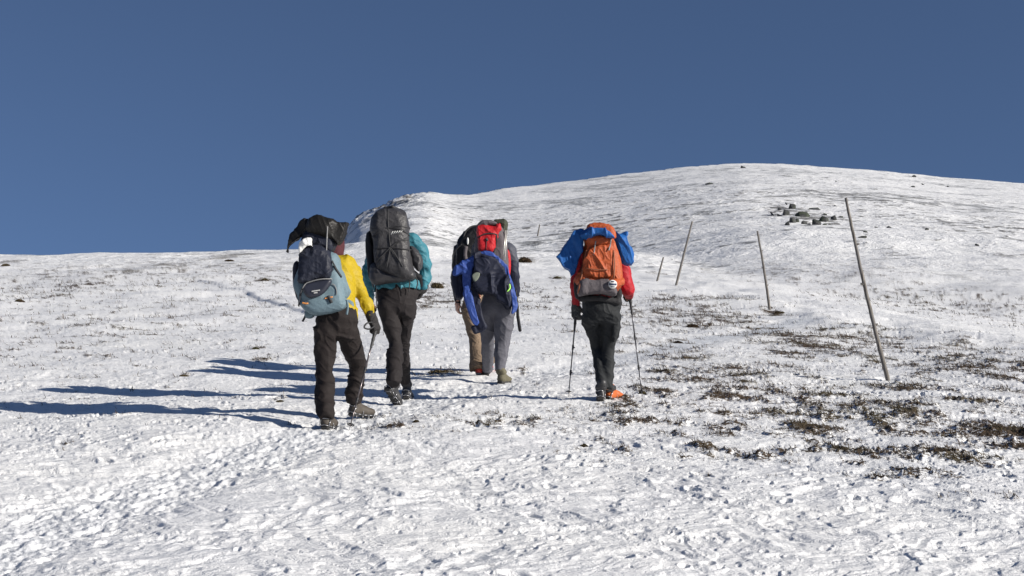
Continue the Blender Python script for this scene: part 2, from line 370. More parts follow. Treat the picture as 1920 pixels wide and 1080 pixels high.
def snow_material():
    m, nt, b = mat_new('snow')
    pos = N(nt, 'ShaderNodeNewGeometry').outputs['Position']
    def attr(n): a = N(nt, 'ShaderNodeAttribute'); a.attribute_name = n; return a.outputs['Fac']
    veg, pth, dist = attr('veg'), attr('path'), attr('far')
    mp = N(nt, 'ShaderNodeMapping'); mp.inputs['Scale'].default_value = (.8, 1.2, 1); nt.links.new(pos, mp.inputs[0]); v = mp.outputs[0]
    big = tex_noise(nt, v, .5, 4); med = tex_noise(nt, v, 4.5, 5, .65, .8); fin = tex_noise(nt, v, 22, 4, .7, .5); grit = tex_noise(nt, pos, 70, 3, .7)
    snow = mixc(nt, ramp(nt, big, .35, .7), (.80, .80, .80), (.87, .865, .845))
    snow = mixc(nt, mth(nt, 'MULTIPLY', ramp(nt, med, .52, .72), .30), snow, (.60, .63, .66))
    ice = mixc(nt, ramp(nt, fin, .4, .65), (.50, .53, .57), (.70, .72, .75))
    snow = mixc(nt, mth(nt, 'MULTIPLY', pth, .75), snow, ice)
    # bits of plants and grit lying on the near snow
    mpv = N(nt, 'ShaderNodeMapping'); mpv.inputs['Scale'].default_value = (1.5, 2.3, 1); mpv.inputs['Rotation'].default_value = (0, 0, -.35); nt.links.new(pos, mpv.inputs[0])
    vv = mth(nt, 'ADD', attr('vegf'), mth(nt, 'ADD', mth(nt, 'MULTIPLY', mth(nt, 'SUBTRACT', fin, .5), 1.9), mth(nt, 'MULTIPLY', mth(nt, 'SUBTRACT', grit, .5), 1.2)))
    fac = mth(nt, 'MULTIPLY', ramp(nt, vv, .50, .60), mth(nt, 'GREATER_THAN', veg, .04), True)
    soil = mixc(nt, ramp(nt, grit, .38, .62), (.014, .010, .007), (.095, .062, .036))
    soil = mixc(nt, ramp(nt, big, .52, .6), soil, (.07, .055, .03))
    mps = N(nt, 'ShaderNodeMapping'); mps.inputs['Scale'].default_value = (3.2, 4.6, 1); mps.inputs['Rotation'].default_value = (0, 0, .2); nt.links.new(pos, mps.inputs[0])
    spk = tex_noise(nt, mps.outputs[0], 1, 7, .78, .5)
    snow = mixc(nt, mth(nt, 'MULTIPLY', ramp(nt, spk, .585, .66), .55), snow, (.36, .365, .38))          # dirty ice flecks
    # far slope: heath and stone specks, plus grey streaks painting in the shade of bumps
    mp2 = N(nt, 'ShaderNodeMapping'); mp2.inputs['Scale'].default_value = (.28, .3, .3); mp2.inputs['Rotation'].default_value = (0, 0, .25); nt.links.new(pos, mp2.inputs[0])
    fa = tex_noise(nt, mp2.outputs[0], 1.0, 6, .72, .4); fb = tex_noise(nt, mp2.outputs[0], .09, 3, .5, .3)
    mp3 = N(nt, 'ShaderNodeMapping'); mp3.inputs['Scale'].default_value = (1.2, 1.0, 1); nt.links.new(pos, mp3.inputs[0])
    fc = tex_noise(nt, mp3.outputs[0], 1, 4, .7, .3)
    ff = mth(nt, 'ADD', mth(nt, 'MULTIPLY', fa, .62), mth(nt, 'ADD', mth(nt, 'MULTIPLY', fb, .38), mth(nt, 'MULTIPLY', fc, .35)))
    farf = mth(nt, 'MULTIPLY', mth(nt, 'MULTIPLY', ramp(nt, ff, .70, .74), dist), .85, True)
    farc = mixc(nt, ramp(nt, fc, .4, .6), (.20, .20, .19), (.42, .43, .44))
    vf = mth(nt, 'ADD', mth(nt, 'MULTIPLY', veg, 1.0), mth(nt, 'MULTIPLY', mth(nt, 'SUBTRACT', fc, .5), 3.6)); vf = mth(nt, 'ADD', vf, mth(nt, 'MULTIPLY', mth(nt, 'SUBTRACT', fa, .5), 3.0))
    vfac = mth(nt, 'MULTIPLY', mth(nt, 'MULTIPLY', ramp(nt, vf, .50, .68), dist), mth(nt, 'GREATER_THAN', veg, .04), True)
    base = mixc(nt, farf, snow, farc)
    base = mixc(nt, mth(nt, 'MULTIPLY', vfac, .8), base, (.11, .10, .085))
    fac = mth(nt, 'MULTIPLY', fac, mth(nt, 'SUBTRACT', 1.0, dist), True)
    base = mixc(nt, fac, base, soil)
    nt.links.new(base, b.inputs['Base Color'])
    rr = mixc(nt, fac, (.5, .5, .5), (.9, .9, .9)); nt.links.new(rr, b.inputs['Roughness'])
    b.inputs['Specular IOR Level'].default_value = .35
    h = mth(nt, 'ADD', mth(nt, 'MULTIPLY', med, .05), mth(nt, 'ADD', mth(nt, 'MULTIPLY', fin, .02), mth(nt, 'MULTIPLY', grit, .005)))
    h = mth(nt, 'ADD', h, mth(nt, 'MULTIPLY', mth(nt, 'MULTIPLY', fa, dist), .7))
    h = mth(nt, 'ADD', h, mth(nt, 'MULTIPLY', mth(nt, 'MULTIPLY', fc, dist), .30))
    bp = N(nt, 'ShaderNodeBump'); bp.inputs['Strength'].default_value = .7; bp.inputs['Distance'].default_value = 1.0
    nt.links.new(h, bp.inputs['Height']); nt.links.new(bp.outputs[0], b.inputs['Normal'])
    return m

# ------------------------------------------------------------ the ground sheet
def build_ground():
    A = math.tan(R(23.5))
    ang = np.arctan(np.linspace(-A, A, 1500))
    side = np.concatenate([np.linspace(R(23.5), R(50), 60)[1:], np.linspace(R(50), R(180), 60)[1:]])
    ang = np.concatenate([-side[::-1], ang, side])
    ang = ang[1:]                                                  # -180 and 180 are the same line
    r = [1.0, 1.6, 2.4, 3.2, 4.0, 4.8, 5.6]
    r += list(1 / np.linspace(1 / 6.2, 1 / 60, 560))
    r += list(np.exp(np.linspace(math.log(60), math.log(560), 300))[1:])
    r += [600, 680, 800, 1000, 1400, 2000, 3000, 5000]
    r = np.array(r)
    # radial lines; distances measured along y inside the view so rows stay level
    ca = np.cos(ang); rad = r[:, None] / np.where(ca > .6, ca, .6)[None, :]
    X = rad * np.sin(ang)[None, :]; Y = rad * ca[None, :]
    x = X.ravel(); y = Y.ravel()
    z = base_z(x, y) + detail(x, y)
    nr, na = len(r), len(ang)
    verts = np.column_stack([x, y, z]); verts = np.vstack([verts, [[0, 0, 0]]])
    i = np.arange(nr - 1)[:, None] * na; j = np.arange(na)[None, :]; j2 = (j + 1) % na
    q = np.stack([i + j, i + j2, i + na + j2, i + na + j], -1).reshape(-1, 4)[:, ::-1]
    tri = np.column_stack([np.full(na, nr * na), (np.arange(na) + 1) % na, np.arange(na)])[:, ::-1]
    tri = tri[:, ::-1]
    loops = np.concatenate([q.ravel(), tri[:, ::-1].ravel()]); starts = np.concatenate([np.arange(len(q)) * 4, len(q) * 4 + np.arange(na) * 3])
    me = bpy.data.meshes.new('snow')
    me.vertices.add(len(verts)); me.vertices.foreach_set('co', verts.astype(np.float32).ravel())
    me.loops.add(len(loops)); me.loops.foreach_set('vertex_index', loops.astype(np.int32))
    me.polygons.add(len(starts)); me.polygons.foreach_set('loop_start', starts.astype(np.int32))
    me.update(calc_edges=True)
    me.polygons.foreach_set('use_smooth', np.ones(len(starts), bool))
    d = np.hypot(x, y)
    vmk = veg_mask(x, y)
    for nm, val in (('veg', vmk), ('vegf', veg_field(x, y, vmk)), ('path', smooth(1 - (path_d(x, y) - .15) / .4) * (.45 + .55 * smooth((y - 20) / 6))), ('far', smooth((d - 45) / 50))):
        at_ = me.attributes.new(nm, 'FLOAT', 'POINT'); at_.data.foreach_set('value', np.append(val, 0).astype(np.float32))
    o = bpy.data.objects.new('snow_ground', me); col.objects.link(o); me.materials.append(snow_material())
    tag(o, kind='structure')
    return o
build_ground()
#MORE
# ------------------------------------------------------------ solid shapes by distance field
class Shape:
    """rounded solids blended together; becomes one continuous mesh"""
    def __init__(s): s.p = []
    def add(s, lo, hi, f, k, op='u'):
        s.p.append((np.array(lo, float), np.array(hi, float), f, k, op)); return s
    def cone(s, a, b, ra, rb, k=.03, op='u'):
        a = np.array(a, float); b = np.array(b, float); m = max(ra, rb)
        d = b - a; L = max(float(d @ d), 1e-9)
        def f(X, Y, Z):
            px, py, pz = X - a[0], Y - a[1], Z - a[2]
            t = np.clip((px * d[0] + py * d[1] + pz * d[2]) / L, 0, 1)
            return np.sqrt((px - t * d[0]) ** 2 + (py - t * d[1]) ** 2 + (pz - t * d[2]) ** 2) - (ra + (rb - ra) * t)
        return s.add(np.minimum(a, b) - m, np.maximum(a, b) + m, f, k, op)
    def chain(s, pts, k=.03, op='u'):
        """pts: list of (point, radius)"""
        for (a, ra), (b, rb) in zip(pts[:-1], pts[1:]): s.cone(a, b, ra, rb, k, op)
        return s
    def ell(s, c, r, k=.03, rot=None, op='u'):
        c = np.array(c, float); r = np.array(r, float); M = np.eye(3) if rot is None else np.array(rot)
        e = np.abs(M) @ r
        def f(X, Y, Z):
            px, py, pz = X - c[0], Y - c[1], Z - c[2]
            q = [(M[0][i] * px + M[1][i] * py + M[2][i] * pz) for i in range(3)]
            k0 = np.sqrt((q[0] / r[0]) ** 2 + (q[1] / r[1]) ** 2 + (q[2] / r[2]) ** 2)
            k1 = np.sqrt((q[0] / r[0] ** 2) ** 2 + (q[1] / r[1] ** 2) ** 2 + (q[2] / r[2] ** 2) ** 2) + 1e-9
            return k0 * (k0 - 1) / k1
        return s.add(c - e, c + e, f, k, op)
    def box(s, c, h, r=.01, k=.01, rot=None, op='u'):
        c = np.array(c, float); h = np.array(h, float); M = np.eye(3) if rot is None else np.array(rot)
        e = np.abs(M) @ h
        def f(X, Y, Z):
            px, py, pz = X - c[0], Y - c[1], Z - c[2]
            q = [np.abs(M[0][i] * px + M[1][i] * py + M[2][i] * pz) - h[i] + r for i in range(3)]
            return np.sqrt(sum(np.maximum(v, 0) ** 2 for v in q)) + np.minimum(np.maximum(q[0], np.maximum(q[1], q[2])), 0) - r
        return s.add(c - e, c + e, f, k, op)
    def poly(s, pts, Yc, hd, r=.04, k=.02, lean=0.0, curve=True, op='u', side=0.0, dip=0.0):
        """a solid whose outline is pts (photo spots Yc metres ahead), hd its half depth, edges rounded by r"""
        P = np.array([at(a, b, Yc)[[0, 2]] for a, b in pts])
        if curve:
            n = len(P); Q = []
            for i in range(n):
                p0, p1, p2, p3 = P[i - 1], P[i], P[(i + 1) % n], P[(i + 2) % n]
                for t in (0, .33, .66):
                    Q.append(.5 * ((2 * p1) + (-p0 + p2) * t + (2 * p0 - 5 * p1 + 4 * p2 - p3) * t * t + (-p0 + 3 * p1 - 3 * p2 + p3) * t ** 3))
            P = np.array(Q)
        z0 = P[:, 1].mean(); x0 = P[:, 0].mean()
        def f(X, Y, Z):
            best = None; inside = None
            for (ax, az), (bx, bz) in zip(P, np.roll(P, -1, 0)):
                ex, ez = bx - ax, bz - az; L = ex * ex + ez * ez + 1e-12
                wx, wz = X - ax, Z - az
                t = np.clip((wx * ex + wz * ez) / L, 0, 1)
                dd = (wx - ex * t) ** 2 + (wz - ez * t) ** 2
                best = dd if best is None else np.minimum(best, dd)
                c = ((Z >= az) & (Z < bz)) | ((Z < az) & (Z >= bz))
                xi = ax + ex * (Z - az) / (ez if abs(ez) > 1e-9 else 1e-9)
                hit_ = c & (X < xi)
                inside = hit_ if inside is None else inside ^ hit_
            sd = np.sqrt(best) * np.where(inside, -1, 1)
            yy = np.abs(Y - (Yc + lean * (Z - z0) + side * (X - x0) + dip * (X - x0) ** 2)) - hd + r
            q = sd + r
            return np.sqrt(np.maximum(q, 0) ** 2 + np.maximum(yy, 0) ** 2) + np.minimum(np.maximum(q, yy), 0) - r
        lo2 = P.min(0); hi2 = P.max(0); zz = np.array([lo2[1], hi2[1]]) - z0; xx = np.array([lo2[0], hi2[0]]) - x0
        ys = [Yc + lean * a + side * b + dip * b * b for a in zz for b in (xx[0], xx[1], 0)]
        return s.add([lo2[0], min(ys) - hd, lo2[1]], [hi2[0], max(ys) + hd, hi2[1]], f, k, op)
    @staticmethod
    def blend(F0, d, k, op):
        if op == 'sub':
            h = np.clip(.5 - .5 * (F0 + d) / k, 0, 1); return F0 * (1 - h) - d * h + k * h * (1 - h)
        h = np.clip(.5 + .5 * (F0 - d) / k, 0, 1); return F0 * (1 - h) + d * h - k * h * (1 - h)
    def ev(s, P):
        P = np.atleast_2d(P); r = np.full(len(P), .3)
        for lo, hi, f, k, op in s.p: r = s.blend(r, f(P[:, 0], P[:, 1], P[:, 2]), max(k, 1e-4), op)
        return r
    def grad(s, P, e=.004):
        P = np.atleast_2d(P); g = np.stack([s.ev(P + np.eye(3)[i] * e) - s.ev(P - np.eye(3)[i] * e) for i in range(3)], 1)
        return g / (np.linalg.norm(g, axis=1, keepdims=True) + 1e-9)
    def mesh(s, name, h=.008, folds=None, cuts=None):
        pos = [p for p in s.p if p[4] == 'u']
        lo = np.min([p[0] - p[3] for p in pos], 0) - 3 * h; hi = np.max([p[1] + p[3] for p in pos], 0) + 3 * h
        n = np.ceil((hi - lo) / h).astype(int) + 1
        ax = [lo[i] + h * np.arange(n[i]) for i in range(3)]
        FF = np.full(n, .1)
        for plo, phi, f, k, op in s.p:
            i0 = np.clip(np.floor((plo - k - 3 * h - lo) / h).astype(int), 0, n); i1 = np.clip(np.ceil((phi + k + 3 * h - lo) / h).astype(int) + 1, 0, n)
            if (i1 <= i0).any(): continue
            sl = tuple(slice(a, b) for a, b in zip(i0, i1))
            d = f(ax[0][sl[0]][:, None, None], ax[1][sl[1]][None, :, None], ax[2][sl[2]][None, None, :])
            FF[sl] = s.blend(FF[sl], d, max(k, 1e-4), op)
        if cuts: FF = cuts(FF, ax[0][:, None, None], ax[1][None, :, None], ax[2][None, None, :])
        V, Q = surface_net(FF, lo, h)
        me = new_mesh(name, V, Q.ravel(), np.arange(len(Q)) * 4, np.full(len(Q), 4))
        if folds is not None:
            nn = np.empty(len(me.vertices) * 3, np.float32); me.vertex_normals.foreach_get('vector', nn); nn = nn.reshape(-1, 3)
            V = V + nn * folds(V, nn)[:, None]
            me.vertices.foreach_set('co', V.astype(np.float32).ravel()); me.update()
        return me
    def drop(s, pts, off=.0):
        """lay photo spots (px, py, start Y) on the near side of the solid"""
        out = []
        for (px, py, Y0) in pts:
            p = at(px, py, Y0); q = at(px, py, Y0 + 1); d = (q - p) / np.linalg.norm(q - p)
            t = 0; ok = False
            for _ in range(70):
                v = s.ev(p + d * t)[0]
                if v < .0015: ok = True; break
                t += max(v * .8, .002)
                if t > 1.2: break
            out.append(p + d * t if ok else None)
        good = [i for i, o in enumerate(out) if o is not None]
        for i, o in enumerate(out):
            if o is None:
                j = min(good, key=lambda g: abs(g - i)) if good else None
                out[i] = at(pts[i][0], pts[i][1], out[j][1] if j is not None else pts[i][2])
        return np.array(out)
def surface_net(FF, lo, h):
    s = FF < 0; n = FF.shape
    cnt = np.zeros(tuple(v - 1 for v in n), np.int8)
    for i in (0, 1):
        for j in (0, 1):
            for k in (0, 1): cnt += s[i:n[0] - 1 + i, j:n[1] - 1 + j, k:n[2] - 1 + k]
    act = (cnt > 0) & (cnt < 8)
    c = np.argwhere(act); idx = np.full(act.shape, -1, np.int64); idx[act] = np.arange(len(c))
    val = {}
    for i in (0, 1):
        for j in (0, 1):
            for k in (0, 1): val[i, j, k] = FF[c[:, 0] + i, c[:, 1] + j, c[:, 2] + k]
    acc = np.zeros((len(c), 3)); num = np.zeros(len(c))
    for ax_ in range(3):
        for u in (0, 1):
            for v in (0, 1):
                a = [0, 0, 0]; o = [i for i in range(3) if i != ax_]; a[o[0]] = u; a[o[1]] = v; b = list(a); b[ax_] = 1
                fa, fb = val[tuple(a)], val[tuple(b)]; m = (fa < 0) != (fb < 0)
                t = np.where(m, fa / np.where(m, fa - fb, 1), 0)
                p = np.tile(np.array(a, float), (len(c), 1)); p[:, ax_] = t
                acc += p * m[:, None]; num += m
    V = lo + h * (c + acc / num[:, None])
    Q = []
    for ax_ in range(3):
        o = [(ax_ + 1) % 3, (ax_ + 2) % 3]
        sl0 = [slice(1, -1)] * 3; sl0[ax_] = slice(0, -1); sl1 = [slice(1, -1)] * 3; sl1[ax_] = slice(1, None)
        a = s[tuple(sl0)]; b = s[tuple(sl1)]; e = np.argwhere(a != b)
        if not len(e): continue
        flip = a[tuple(e.T)]
        base = e.copy(); base[:, o[0]] += 1; base[:, o[1]] += 1
        qs = []
        for du, dv in ((0, 0), (-1, 0), (-1, -1), (0, -1)):
            p = base.copy(); p[:, o[0]] += du; p[:, o[1]] += dv; qs.append(idx[tuple(p.T)])
        q = np.stack(qs, 1); q[~flip] = q[~flip][:, ::-1]; Q.append(q)
    Q = np.vstack(Q); Q = Q[(Q >= 0).all(1)]
    return V, Q
def folds(amp=.006, f=(7, 7, 12), s=0, diag=.5, drape=.5):
    """creases of cloth: soft pulls across and long drapes down, fading in and out"""
    def ridge(n, w_=1.9): return np.clip(1 - w_ * np.abs(n), 0, 1) ** 2
    def g(V, n):
        wv = .55 * np.stack([vnoise3(V * 3.1, s + 1), vnoise3(V * 3.1, s + 2), vnoise3(V * 3.1, s + 3)], 1)
        p = V * np.array(f) * .62 + wv; p[:, 2] += diag * V[:, 0] * f[0]
        q = V * np.array([f[0] * 1.15, f[1] * 1.15, f[2] * .16]) + wv; q[:, 0] += .25 * V[:, 2] * f[0] * .6
        m = smooth(.5 + 1.3 * vnoise3(V * 2.3 + 9, s + 4)); m2 = smooth(.55 + 1.2 * vnoise3(V * 3.7 + 3, s + 6))
        across = ridge(vnoise3(p, s)) * (1 - m * drape); down = ridge(vnoise3(q, s + 7)) * (drape * .4 + m * drape)
        return 1.45 * amp * (1.5 * across * (.35 + .65 * m2) + 1.3 * down - .85 + .5 * vnoise3(V * 5, s + 8) + (.4 * ridge(vnoise3(p * 2.3, s + 9))))
    return g

# ------------------------------------------------------------ straps, cords, sticks
def spline(P, n=6):
    P = np.asarray(P, float); out = []
    m = len(P)
    if m < 3: 
        t = np.linspace(0, 1, n + 1)[:, None]; return P[0] * (1 - t) + P[-1] * t
    for i in range(m - 1):
        p0, p1, p2, p3 = P[max(i - 1, 0)], P[i], P[i + 1], P[min(i + 2, m - 1)]
        for t in np.linspace(0, 1, n, endpoint=False):
            out.append(.5 * ((2 * p1) + (-p0 + p2) * t + (2 * p0 - 5 * p1 + 4 * p2 - p3) * t * t + (-p0 + 3 * p1 - 3 * p2 + p3) * t ** 3))
    out.append(P[-1]); return np.array(out)
def tube_vf(P, rad, seg=10, caps=True, base=0):
    P = np.asarray(P, float); n = len(P); rad = np.broadcast_to(np.asarray(rad, float), (n,))
    T = np.gradient(P, axis=0); T /= np.linalg.norm(T, axis=1, keepdims=True) + 1e-12
    up = np.array([0, 0, 1.]) if abs(T[0][2]) < .9 else np.array([1., 0, 0])
    V = []; Fs = []
    for i in range(n):
        u = np.cross(T[i], up); u /= np.linalg.norm(u) + 1e-12; v = np.cross(T[i], u); up = np.cross(u, T[i])
        for k in range(seg):
            a = 2 * math.pi * k / seg; V.append(P[i] + rad[i] * (math.cos(a) * u + math.sin(a) * v))
    for i in range(n - 1):
        for k in range(seg):
            a = base + i * seg + k; b = base + i * seg + (k + 1) % seg; Fs.append((a, b, b + seg, a + seg))
    if caps:
        Fs.append(tuple(base + k for k in range(seg))[::-1]); Fs.append(tuple(base + (n - 1) * seg + k for k in range(seg)))
    return V, Fs
def tube(name, P, rad, mat, parent=None, origin=None, seg=10):
    V, Fs = tube_vf(P, rad, seg); return link(name, faces_mesh(name, V, Fs), mat, parent, origin)
def ribbon_vf(P, Nn, wd, th=.004, base=0):
    P = np.asarray(P, float); n = len(P); T = np.gradient(P, axis=0); T /= np.linalg.norm(T, axis=1, keepdims=True) + 1e-12
    wd = np.broadcast_to(np.asarray(wd, float), (n,)); V = []; Fs = []
    for i in range(n):
        nn = Nn[i] - (Nn[i] @ T[i]) * T[i]; nn /= np.linalg.norm(nn) + 1e-12; b = np.cross(T[i], nn)
        for sx, sz in ((-1, -.5), (1, -.5), (1, 1), (-1, 1)): V.append(P[i] + b * wd[i] * .5 * sx + nn * th * sz)
    for i in range(n - 1):
        for k in range(4):
            a = base + i * 4 + k; b = base + i * 4 + (k + 1) % 4; Fs.append((a, b, b + 4, a + 4))
    Fs.append((base + 3, base + 2, base + 1, base)); e = base + (n - 1) * 4; Fs.append((e, e + 1, e + 2, e + 3))
    return V, Fs
def strap(name, shape, pts, Y0, wd, mat, parent, th=.005, off=.004, n=5):
    """a flat strap laid on a solid along photo spots"""
    S = spline(np.array(pts, float), n); P = shape.drop([(a, b, Y0) for a, b in S]); G = shape.grad(P)
    P[1:-1] = (P[:-2] + 2 * P[1:-1] + P[2:]) / 4
    P = P + G * off
    V, Fs = ribbon_vf(P, G, wd, th); return link(name, faces_mesh(name, V, Fs, False), mat, parent)
def cord(name, shape, pts, Y0, r, mat, parent, n=5):
    S = spline(np.array(pts, float), n); P = shape.drop([(a, b, Y0) for a, b in S]); G = shape.grad(P)
    V, Fs = tube_vf(P + G * r * .6, r, 8); return link(name, faces_mesh(name, V, Fs), mat, parent)
def prim(name, shape, mat, parent=None, origin=None, h=.006, fo=None):
    return link(name, shape.mesh(name, h, fo), mat, parent, origin)
def frame(fwd, up=(0, 0, 1)):
    f = np.array(fwd, float); f /= np.linalg.norm(f); u = np.array(up, float); r = np.cross(f, u); r /= np.linalg.norm(r); u = np.cross(r, f)
    return np.stack([r, f, u], 1)          # columns: right, forward, up

# ------------------------------------------------------------ hands and boots
def hand(S, wrist, fwd, palm, side, sc_=1.0, curl=.6, grip=None, thick=1.0):
    """palm, four curled fingers of different length and a thumb from the side. fwd: wrist to knuckles, palm: out of the palm, side +1/-1: where the thumb is"""
    f = np.array(fwd, float); f /= np.linalg.norm(f); p = np.array(palm, float); p -= (p @ f) * f; p /= np.linalg.norm(p)
    r = np.cross(f, p) * side; w_ = np.array(wrist, float)
    M = np.stack([r, f, p], 1)
    S.cone(w_ - f * .03, w_ + f * .02, .030 * sc_ * thick, .032 * sc_ * thick, .02)
    S.box(w_ + f * .055 * sc_, (.043 * sc_, .05 * sc_, .017 * sc_ * thick), .016, .02, M)
    for i, (dx, L) in enumerate(((.032, .072), (.011, .08), (-.011, .074), (-.031, .06))):
        q = w_ + f * .098 * sc_ + r * dx * sc_; ang = curl * (.7 + .08 * i); rr = (.0105, .0108, .010, .009)[i] * sc_ * thick
        d = f
        prev = q - f * .02 * sc_
        for j, fr in enumerate((.45, .32, .25)):
            c, s_ = math.cos(ang), math.sin(ang); d2 = f * c + p * s_
            nx = q + d2 * L * fr * sc_
            S.cone(q, nx, rr, rr * .9, .006 if j else .012); q = nx; rr *= .93; ang += curl * (1.25 - .1 * j)
    q = w_ + f * .03 * sc_ + r * .036 * sc_ + p * .006
    d = f * .62 + r * .62 + p * .45; d /= np.linalg.norm(d); a = q + d * .045 * sc_
    S.cone(q, a, .0155 * sc_ * thick, .0125 * sc_ * thick, .014)
    d = f * .75 + r * .05 + p * (.35 + .5 * curl); d /= np.linalg.norm(d)
    S.cone(a, a + d * .034 * sc_, .012 * sc_ * thick, .010 * sc_ * thick, .006)
    return S
def boot(parent, heel, yaw, pitch, mats, L=.30, crampon=True, high=.17, label=None, an=None):
    """heel: point under the heel. yaw: 0 points away from the camera, positive to the right. pitch>0 lifts the heel"""
    f = np.array([math.sin(yaw) * math.cos(pitch), math.cos(yaw) * math.cos(pitch), -math.sin(pitch)]); M = frame(f); r, f, u = M[:, 0], M[:, 1], M[:, 2]
    h0 = np.array(heel, float)
    def P(a, b, c): return h0 + r * a + f * b + u * c
    S = Shape()
    S.cone(P(0, .045, .055), P(0, .06, high), .047, .052, .03)
    S.cone(P(0, .055, .05), P(0, .17, .055), .046, .046, .03)
    S.ell(P(.004, .215, .05), (.05, .085, .042), .03, M)
    S.cone(P(0, .07, .10), P(0, .17, .065), .042, .038, .03)
    b = prim('boot', S, mats[0], parent, h=.006, fo=folds(.003, (18, 18, 18), 3))
    if label: b['label'] = label
    So = Shape(); So.box(P(0, .04, .014), (.038, .045, .016), .012, .01, M); So.box(P(0, .12, .014), (.036, .08, .014), .01, .01, M); So.ell(P(.003, .22, .016), (.05, .085, .018), .015, M)
    for i in range(6): So.box(P(0, .02 + .05 * i, .0), (.036, .010, .008), .003, .002, M)
    prim('sole', So, mats[1], b, h=.005)
    cu = Shape(); cu.cone(P(-.03, .03, high + .0), P(.03, .03, high + .0), .03, .03, .02); cu.cone(P(-.03, .08, high), P(.03, .08, high), .028, .028, .02)
    if an is not None: cu.chain([(P(0, .055, high - .01), .054), (P(0, .055, high + .02) * .4 + np.array(an) * .6, .052), (np.array(an) * 1.0 + [0, 0, .05], .05)], .02)
    prim('cuff', cu, mats[2], b, h=.007)
    V = []; Fs = []
    for j in range(4):
        c0 = P(-.02, .14 + .022 * j, .10 - .012 * j); c1 = P(.02, .15 + .022 * j, .10 - .012 * j)
        v, ff = tube_vf([c0, (c0 + c1) / 2 + u * .006, c1], .0035, 6, base=len(V)); V += v; Fs += ff
    link('lace', faces_mesh('lace', V, Fs), mats[2], b)
    if crampon:
        V = []; Fs = []
        def bar(a, b_, rad=.0045, r2=None):
            v, ff = tube_vf([a, b_], [rad, r2 if r2 is not None else rad], 6, base=len(V)); V.extend(v); Fs.extend(ff)
        ring = [(-.04, .0, .03), (-.045, .06, .02), (-.042, .12, .012), (-.055, .19, .012), (-.05, .26, .014), (-.02, .305, .02), (.02, .305, .02), (.05, .26, .014), (.055, .19, .012), (.042, .12, .012), (.045, .06, .02), (.04, .0, .03), (0, -.018, .04), (-.04, 0, .03)]
        for a, b_ in zip(ring[:-1], ring[1:]): bar(P(*a), P(*b_), .004)
        for a, b_ in ((-.045, .045),):
            for yy in (.04, .12, .2, .26): bar(P(a, yy, .0), P(b_, yy, .0), .0045)
        for (a, b_) in ((-.045, .04), (.045, .04), (-.045, .12), (.045, .12), (-.052, .19), (.052, .19), (-.048, .25), (.048, .25), (-.02, .3), (.02, .3)):
            bar(P(a, b_, .008), P(a * 1.05, b_ + (.02 if b_ > .28 else 0), -.026), .006, .001)
        bar(P(-.05, .12, .02), P(-.03, .14, .095)); bar(P(.05, .12, .02), P(.03, .14, .095)); bar(P(-.03, .14, .095), P(.03, .14, .095))
        bar(P(-.045, .0, .03), P(-.052, .03, .09)); bar(P(.045, .0, .03), P(.052, .03, .09)); bar(P(-.05, .03, .09), P(0, -.02, .10)); bar(P(.05, .03, .09), P(0, -.02, .10))
        link('crampon', faces_mesh('crampon', V, Fs), mats[3], b)
    return b
def body_shape(J, head, hands=True):
    """J: joints; every limb tapers; one continuous figure"""
    S = Shape()
    S.ell(J['pelvis'], (.15, .105, .12), .06)
    S.cone(J['pelvis'], J['waist'], .125, .120, .06); S.cone(J['waist'], J['chest'], .125, .145, .06)
    for s_ in ('l', 'r'):
        sh = J['sh_' + s_]; S.cone(J['chest'], (J['chest'] + sh) / 2, .13, .09, .05); S.cone((J['chest'] + sh) / 2, sh, .08, .062, .05)
        S.cone(sh, J['el_' + s_], .055, .042, .03); S.cone(J['el_' + s_], J['wr_' + s_], .041, .027, .03)
        S.cone(J['hip_' + s_], J['kn_' + s_], .074, .048, .05); S.cone(J['kn_' + s_], J['an_' + s_], .046, .034, .03)
    hc = np.array(head, float); f = J.get('look', np.array([0, 1, -.1])); f = np.array(f, float); f /= np.linalg.norm(f); M = frame(f)
    S.cone((J['sh_l'] + J['sh_r']) / 2, hc - M[:, 2] * .05, .062, .056, .04)
    def P(a, b, c): return hc + M[:, 0] * a + M[:, 1] * b + M[:, 2] * c
    S.ell(P(0, -.01, .025), (.076, .097, .092), .03, M); S.ell(P(0, .035, -.05), (.058, .06, .065), .035, M)
    S.cone(P(0, .09, .01), P(0, .112, -.025), .010, .015, .012)                       # nose
    S.cone(P(-.022, .082, -.058), P(.022, .082, -.058), .009, .009, .008)             # mouth
    S.cone(P(0, .075, -.095), P(0, .07, -.09), .02, .02, .02)                          # chin
    for q in (-1, 1):
        S.ell(P(q * .032, .088, .012), (.017, .012, .010), .006, M, 'sub'); S.ell(P(q * .031, .078, .012), (.014, .014, .013), .003, M)
        S.ell(P(q * .078, -.005, -.005), (.012, .022, .032), .008, M)
        S.cone(P(q * .018, .092, .032), P(q * .045, .082, .032), .006, .005, .008)
    return S, M, hc
SKIN = plain('skin', (.45, .25, .18), .5)
